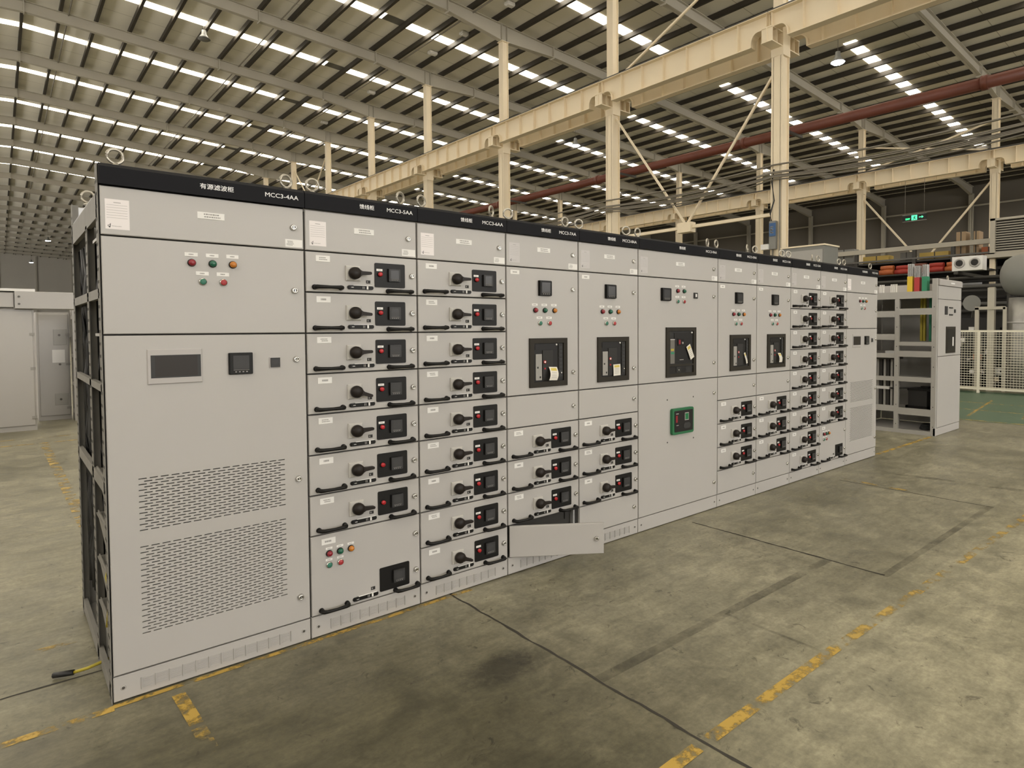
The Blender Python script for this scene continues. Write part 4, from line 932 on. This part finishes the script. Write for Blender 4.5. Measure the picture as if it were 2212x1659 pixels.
# ------------------------------------------------------------------ cabinets in the left background
def bg_cabinet(label, x0, x1, y0, depth, h, papers=False):
    t = thing('background_cabinet', label, 'cabinet', (x0, y0, 0)); w = x1 - x0
    part('body', None, 'paint', lambda m: m.box(0, w, 0.02, depth, 0.0, h), t)
    part('door', None, 'paint', lambda m: m.cbox(0.03, w - 0.02, 0, 0.022, 0.08, h - 0.03, 0.004), t)
    for z in (0.35, 0.95, 1.45): 
        if z < h - 0.35: part('latch', 'bg_latch', 'steel_dark', lambda m: m.lathe((0, 0, 0), [(0.018, 0), (0.018, -0.015)], 'y', 10), t, (0.30, 0, z))
    for z in (0.2, 0.95, h - 0.38): part('hinge', 'bg_hinge', 'grey_plastic', lambda m: m.box(-0.03, 0.03, -0.012, 0.0, -0.02, 0.02), t, (w - 0.03, 0, z))
    return t
bg_cabinet('pale grey cabinet at the left edge behind the row', -0.95, 0.10, 9.55, 0.9, 1.855)
bb = thing('busbar_duct', 'long pale duct box lying across the background cabinets', 'duct', (0, 9.45, 1.86))
part('casing', None, 'paint', lambda m: m.cbox(-0.12, 0.60, 0.0, 0.5, 0.0, 0.26, 0.006), bb)
part('end_casing', None, 'paint', lambda m: m.cbox(-1.2, -0.13, 0.05, 0.5, 0.02, 0.24, 0.006), bb)
part('cover_lip', None, 'label_white', lambda m: m.box(-1.2, 0.12, 0.02, 0.5, 0.262, 0.30), bb)
for z in (0.07, 0.18): part('bolt', 'duct_bolt', 'steel_dark', lambda m: m.lathe((0, 0, 0), [(0.016, 0), (0.016, -0.012)], 'y', 8), bb, (-0.07, 0, z))
t = bg_cabinet('second pale cabinet with a paper notice, left of the row', 0.16, 0.60, 10.75, 0.7, 1.84)
for z0, z1 in ((1.28, 1.55), (0.25, 0.45)): part('door_panel', None, 'paint_frame', lambda m: m.cbox(0.22, 0.40, -0.006, 0, z0, z1, 0.004), t)
part('notice', None, 'label_white', lambda m: m.box(0.20, 0.37, -0.008, -0.001, 0.98, 1.20), t)
t = thing('rack_frame', 'slotted open frame standing behind the first column', 'rack', (0.62, 10.4, 0))
for y in (0.0, 0.35): part('upright', None, 'paint', lambda m: m.box(0, 0.05, y, y + 0.05, 0, 1.98), t)
for z in (0.15, 0.62, 1.10, 1.75): part('rung', 'rack_rung', 'paint', lambda m: m.box(0.0, 0.05, 0.05, 0.35, -0.03, 0.03), t, (0, 0, z))
part('back_sheet', None, 'interior_dark', lambda m: m.box(0.06, 0.07, 0.0, 0.4, 0.0, 1.9), t)

# ------------------------------------------------------------------ mesh fence and plant beyond it
fx = 16.5
fe = thing('mesh_fence', 'white wire mesh fence in front of the machines at the right edge', 'fence', (fx, 0, 0))
for y in (-3.2, -1.2, 0.35, 1.42, 2.6): part('fence_post', 'fence_post', 'fence_steel', lambda m: m.box(-0.03, 0.03, -0.025, 0.025, 0.0, 1.44), fe, (0, y, 0))
for z in (0.10, 1.42): part('fence_rail', 'fence_rail', 'fence_steel', lambda m: m.box(-0.02, 0.02, -5.0, 2.8, -0.025, 0.025), fe, (0, 0, z))
def wires(m):
    for k in range(22): m.box(-0.003, 0.003, -5.0, 2.8, 0.14 + 0.058 * k - 0.0055, 0.14 + 0.058 * k + 0.0055)
    for k in range(70): m.box(-0.003, 0.003, -1.2 + 0.057 * k - 0.0025, -1.2 + 0.057 * k + 0.0025, 0.10, 1.42)
part('wire_mesh', None, 'fence_steel', wires, fe, kind='stuff')

mz = thing('mezzanine_frame', 'steel mezzanine beams above the stored hoses behind the row', 'platform', (20.5, 0, 0))
for z, h, c in ((3.86, 0.14, 'roof_steel'), (3.58, 0.05, 'steel_dark'), (3.12, 0.08, 'rack_dark'), (2.55, 0.10, 'rack_dark')):
    part('beam', None, c, lambda m: m.box(-0.06, 0.06, -2.0, 9.5, z, z + h), mz)
for y in (-1.5, 1.35, 2.15, 3.2, 4.25, 6.0, 9.3): part('post', 'mz_post', 'rack_dark', lambda m: m.box(-0.05, 0.05, -0.05, 0.05, 0, 3.86), mz, (0, y, 0))
part('deck', None, 'rack_dark', lambda m: (m.box(0.0, 3.0, -2.0, 9.5, 3.50, 3.56), m.box(0, 3.0, -2, 9.5, 2.46, 2.52)), mz)
part('back_sheet', None, 'rack_dark', lambda m: m.box(3.0, 3.05, -2.0, 9.5, 0.0, 3.6), mz)
part('shelf', None, 'rack_dark', lambda m: m.box(-0.75, -0.06, 2.05, 9.4, 3.06, 3.10), mz)
rnd = random.Random(5)
ORD = 'first second third fourth fifth sixth seventh eighth ninth tenth eleventh twelfth'.split()
for j in range(12):
    y = 2.60 + 0.46 * j; r = rnd.uniform(0.06, 0.10); col = ('hose_red', 'hose_orange', 'hose_red', 'pipe_red')[j % 4]
    m = MB(); m.tube([(0, -0.21, r), (0.03, -0.1, r + 0.01), (0, 0.05, r), (0.02, 0.21, r)], [r * .8, r, r, r * .85], 8); m.tube([(0.02, -0.2, 2.4 * r), (0.05, 0.0, 2.5 * r), (0.02, 0.18, 2.4 * r)], r * .75, 8)
    link('hose_roll', m.mesh('hose_roll', col), None, (20.10, y, 3.10), label='%s hose bundle, %s along the mezzanine shelf from the white twin box' % ({'hose_red': 'red', 'hose_orange': 'orange', 'pipe_red': 'dark red'}[col], ORD[j]), cat='hose', group='hose bundles on the shelf')
for nm, y0, y1, z0, z1, c, lb in (('timber_stack', 3.4, 4.2, 3.56, 3.78, 'board_yellow', 'yellow timber stack under the upper beam'), ('timber_stack', 5.1, 5.9, 3.56, 3.80, 'board_yellow', 'second yellow stack farther left under the beam'),
                                  ('carton', 2.95, 3.2, 3.56, 4.30, 'carton', 'brown carton standing on the mezzanine'), ('carton', 2.62, 2.75, 3.56, 4.28, 'carton', 'narrow brown carton beside the larger one'), ('toolbox', 2.2, 2.55, 3.56, 3.80, 'hose_orange', 'orange box under the mezzanine beam'),
                                  ('crate', 4.4, 4.75, 3.56, 3.84, 'machine_grey', 'grey crate between the two yellow stacks'), ('crate', 6.2, 6.9, 3.56, 4.1, 'tank_grey', 'tall grey crate at the far end of the mezzanine'), ('carton', 7.1, 7.7, 3.56, 4.05, 'carton', 'wide brown carton at the far end of the mezzanine')):
    t = thing(nm, lb, nm.split('_')[0], (20.9, y0, z0)); w_, h_ = y1 - y0, z1 - z0
    part('box_body', None, c, lambda m: m.box(-0.15, 0.25, 0, w_, 0, h_), t)
    part('strap', None, 'rack_dark', lambda m: m.box(-0.153, -0.15, w_ * .45, w_ * .45 + .03, 0, h_), t)
for j in range(9):
    y = 2.6 + 0.55 * j; hh_ = (0.30, 0.42, 0.25, 0.38)[j % 4]; c = ('label_white', 'machine_grey', 'silver_frame', 'tank_grey', 'carton')[j % 5]
    t = thing('storage_bin', '%s storage bin on the lower mezzanine shelf, %s from the right' % ({'label_white': 'white', 'machine_grey': 'dark grey', 'silver_frame': 'silver', 'tank_grey': 'grey', 'carton': 'brown'}[c], ORD[j]), 'bin', (20.85, y, 2.52), group='bins on the lower shelf')
    part('bin_body', None, c, lambda m: m.box(-0.2, 0.2, 0, 0.42, 0, hh_), t); part('rim', None, 'rack_dark', lambda m: m.box(-0.215, 0.215, -0.01, 0.43, hh_, hh_ + 0.03), t)
gr = thing('louvre_unit', 'louvred grey ventilation unit on the mezzanine at the right edge', 'ventilator', (20.0, 0, 3.505))
part('frame', None, 'roof_steel', lambda m: (m.box(-0.06, 0.06, 2.02, 2.14, 0.0, 0.96), m.box(-0.06, 0.06, -1.0, 2.14, 0.90, 0.96), m.box(-0.06, 0.06, -1.0, 2.14, 0.0, 0.03)), gr)
for k in range(13): part('slat', 'lv_slat', 'roof_steel', lambda m: m.bar((0, -1.0, 0), (0, 2.02, 0), 0.02, 0.024), gr, (0, 0, 0.05 + 0.066 * k))
part('back_box', None, 'rack_dark', lambda m: m.box(0.08, 0.3, -1.0, 2.10, 0, 0.92), gr)
pf = mz
part('edge_beam', None, 'roof_steel', lambda m: m.box(-0.08, 0.42, -2.0, 2.25, 0, 0.10), pf, (-0.5, 0, 3.40))
part('stay', None, 'roof_steel', lambda m: m.bar((0, 1.6, 0), (0, -0.2, -0.55), 0.06, 0.06), pf, (-0.5, 0, 3.40))
part('support', None, 'cream_steel', lambda m: m.box(0.1, 0.2, 2.05, 2.18, -3.40, 0), pf, (-0.5, 0, 3.40))
tw = thing('twin_outlet_box', 'white box with two round black openings above the right cabinet', 'heater', (18.0, 2.12, 2.95))
part('housing', None, 'label_white', lambda m: m.box(0.0, 0.35, -0.34, 0.34, 0, 0.36), tw)
for y in (0.17, -0.17):
    part('ring', None, 'paint', lambda m: m.lathe((0, 0, 0), [(0.125, 0.0), (0.12, -0.02), (0.085, -0.03), (0.080, -0.005)], 'x', 20), tw, (0, y, 0.19))
    part('opening', None, 'black_matte', lambda m: m.lathe((0, 0, 0), [(0.078, -0.02), (0.078, -0.034)], 'x', 18), tw, (0, y, 0.19))
part('shelf_bracket', None, 'rack_dark', lambda m: m.box(0.0, 2.44, 0.20, 0.30, -0.08, 0.0), tw)
tk = thing('storage_tank', 'big grey cylinder with a domed end at the right edge', 'tank', (17.6, 0, 2.72))
part('shell', None, 'tank_grey', lambda m: m.lathe((0, 0, 0), [(0.50, -1.8), (0.50, 0.87), (0.47, 1.03), (0.38, 1.17), (0.21, 1.26), (0.02, 1.29)], 'y', 28), tk)
part('saddle', None, 'rack_dark', lambda m: (m.box(-0.3, 0.3, 0.1, 0.2, -2.72, -0.35), m.box(-0.3, 0.3, -1.5, -1.4, -2.72, -0.35)), tk)
dk = thing('foil_duct', 'silver foil wrapped duct behind the mesh fence', 'duct', (17.5, 0, 0))
part('duct_body', None, 'silver_foil', lambda m: m.lathe((0, 0, 0), [(0.25, 0.0), (0.28, 0.9), (0.27, 1.6), (0.24, 2.2)], 'z', 22), dk, (0, 0.85, 0))
part('collar', None, 'silver_frame', lambda m: m.lathe((0, 0, 0), [(0.29, 1.60), (0.29, 1.64)], 'z', 22), dk, (0, 0.85, 0))
dp = thing('door_frame', 'grey post and rail frame behind the mesh fence', 'frame', (17.2, 0, 0))
part('post', None, 'roof_steel', lambda m: m.box(0, 0.14, 1.31, 1.45, 0, 2.45), dp)
part('rail', None, 'roof_steel', lambda m: (m.box(-0.03, 0.03, 1.08, 1.70, 1.93, 2.0), m.box(-0.03, 0.03, 1.62, 1.70, 0, 1.98), m.box(-0.03, 0.03, 1.06, 1.13, 0, 1.98)), dp)
mc = thing('machine', 'dark machine tool with grey dish guard behind the fence', 'machine', (18.2, 0, 0))
part('bed', None, 'machine_grey', lambda m: (m.box(0, 0.9, 1.1, 3.4, 0, 0.55), m.box(0.3, 0.9, 1.5, 3.2, 0.55, 1.5)), mc)
part('motor', None, 'black_matte', lambda m: (m.lathe((0.0, 1.35, 1.05), [(0.25, -0.3), (0.30, -0.1), (0.30, 0.3)], 'x', 18)), mc)
part('dish_guard', None, 'tank_grey', lambda m: m.lathe((-0.2, 2.0, 2.12), [(0.20, 0.0), (0.17, 0.08), (0.08, 0.12)], 'x', 20), mc)
part('guard_arm', None, 'machine_grey', lambda m: m.bar((0.0, 2.0, 2.1), (0.5, 2.2, 1.4), 0.06, 0.06), mc)
for j in range(5): part('control_box', None, ('label_white', 'machine_grey', 'hose_orange', 'black_matte', 'silver_frame')[j], lambda m: m.box(-0.15, 0.0, 1.35 + 0.22 * j, 1.52 + 0.22 * j, 0.35 + 0.17 * j, 0.50 + 0.17 * j), mc)
rq = random.Random(11)
for j in range(46):
    y = rq.uniform(0.45, 3.0); z = rq.uniform(0.05, 1.55); a, h = rq.uniform(0.05, 0.2), rq.uniform(0.04, 0.16); dx = rq.uniform(-0.05, 0.25); c = rq.choice(('label_white', 'machine_grey', 'black_matte', 'silver_frame', 'rack_dark', 'cream_steel', 'black_matte', 'hose_orange'))
    if j % 3: part('machine_fitting', None, c, lambda m: m.box(-dx - 0.1, 0.0, y, y + a, z, z + h), mc)
    else: part('machine_fitting', None, c, lambda m: m.lathe((-dx, y, z), [(a * .5, -0.08), (a * .5, 0.2)], 'x', 12), mc)
part('back_frame', None, 'black_matte', lambda m: m.box(0.0, 0.06, 0.3, 3.3, 0.0, 1.75), mc)
pr = thing('pipe_rack', 'dark rack of pipes above the machines', 'rack', (19.3, 0, 0))
for j in range(7): part('pipe', None, ('rack_dark', 'black_matte', 'machine_grey')[j % 3], lambda m: m.tube([(0.05 * j, 1.2, 0), (0.05 * j, 7.5, 0)], 0.045, 8), pr, (0, 0, (2.84, 2.76, 2.62, 2.5, 2.3, 2.15, 1.95)[j]))
for y in (1.55, 3.4, 5.4, 7.3): part('rack_post', 'pr_post', 'rack_dark', lambda m: m.box(0.0, 0.08, -0.04, 0.04, 0, 2.86), pr, (0.1, y, 0))
part('rack_backing', None, 'interior_dark', lambda m: m.box(0.6, 0.64, 1.0, 8.0, 0.0, 2.5), pr)
hb = thing('grey_housing', 'grey sheet housing rising behind the far feeder columns', 'housing', (16.0, 5.3, 0))
part('casing', None, 'tank_grey', lambda m: m.box(0, 0.8, -0.42, 0.80, 0, 3.70), hb)
part('front_panel', None, 'paint_frame', lambda m: m.cbox(-0.76, 0.38, -0.014, -0.002, 0.1, 3.60, 0.004), hb, (0, 0, 0), (0, 0, -PI / 2))
part('top_edge', None, 'cream_steel', lambda m: (m.box(-0.03, 0.83, -0.45, 0.83, 3.70, 3.74)), hb)

# boxes, cable drop and the lettered label on the nearest column
jb = thing('junction_box', 'grey junction boxes with a cable drop on the nearest column', 'junction box', (X1 - 0.22, frame_y(1), 0))
part('box', None, 'tank_grey', lambda m: m.box(-0.14, 0, -0.06, 0.16, 4.05, 4.95), jb)
part('lamp_box', None, 'label_white', lambda m: m.box(-0.20, -0.02, 0.16, 0.42, 4.05, 4.22), jb)
part('cable_drop', None, 'cable_black', lambda m: (m.tube([(-0.10, 0.10, 4.94), (-0.14, 0.12, 5.2), (-0.08, 0.02, 5.6), (-0.12, 0.08, 6.2), (-0.05, 0.05, 6.6)], 0.025, 6)), jb)
part('conduit', None, 'wire_rope', lambda m: (m.tube([(-0.05, 0.08, 0.2), (-0.05, 0.08, 4.1)], 0.03, 6), m.tube([(-0.05, -0.16, 0.2), (-0.05, -0.16, 6.3)], 0.025, 6)), jb)
lb = thing('column_label', 'blue label with a white letter on the nearest column', 'sign', (X1 - 0.385, frame_y(1), 4.46))
part('plate', None, 'sign_blue', lambda m: m.box(0.0, 0.02, -0.08, 0.14, 0, 0.42), lb)
me = text_mesh('E', 'lettering', bold=0.02)
for v in me.vertices: v.co = Vector((-0.004, 0.11 - v.co.x * 0.24, 0.10 + v.co.y * 0.30))
link('lettering', me, lb)

# exit sign hung under the far girder
p = at(1975, 470, X=41.4)
es = thing('exit_sign', 'green lit exit sign with running figure and arrow', 'sign', (41.4, p.y, p.z))
hw, hh = 0.68, 0.185
part('panel', None, 'sign_black', lambda m: m.box(0, 0.05, -hw, hw, -hh, hh), es)
part('figure_pictogram', None, ['sign_green', 'sign_black'], lambda m: (m.box(-0.006, 0, -0.16, 0.16, -0.15, 0.15, 0), m.box(-0.009, -0.005, -0.06, 0.0, 0.05, 0.10, 1), m.bar((-0.008, 0.02, 0.04), (-0.008, -0.03, -0.05), 0.004, 0.05, 1), m.bar((-0.008, 0.0, -0.04), (-0.008, 0.08, -0.12), 0.004, 0.03, 1), m.bar((-0.008, -0.03, -0.05), (-0.008, -0.09, -0.11), 0.004, 0.03, 1), m.bar((-0.008, 0.08, 0.03), (-0.008, -0.08, 0.01), 0.004, 0.025, 1)), es)
part('arrow', None, 'sign_green', lambda m: (m.prism([(-0.26, -0.02), (-0.42, -0.02), (-0.42, -0.08), (-0.52, 0.0), (-0.42, 0.08), (-0.42, 0.02), (-0.26, 0.02)], -0.006, 0.0, 'x')), es)
me = text_mesh('EXIT', 'sign_green', bold=0.02)
for v in me.vertices: v.co = Vector((-0.004, 0.50 - v.co.x * 0.125, -0.10 + v.co.y * 0.14))
link('lettering', me, es)
part('frame_edge', None, 'silver_frame', lambda m: (m.box(-0.01, 0.06, -hw, hw, hh, hh + 0.02), m.box(-0.01, 0.06, -hw, hw, -hh - 0.02, -hh)), es)
part('hanger', None, 'wire_rope', lambda m: (m.tube([(0.02, -hw * .8, hh), (0.02, -hw * .8, 10.45 - p.z)], 0.012, 5), m.tube([(0.02, hw * .8, hh), (0.02, hw * .8, 10.45 - p.z)], 0.012, 5)), es)
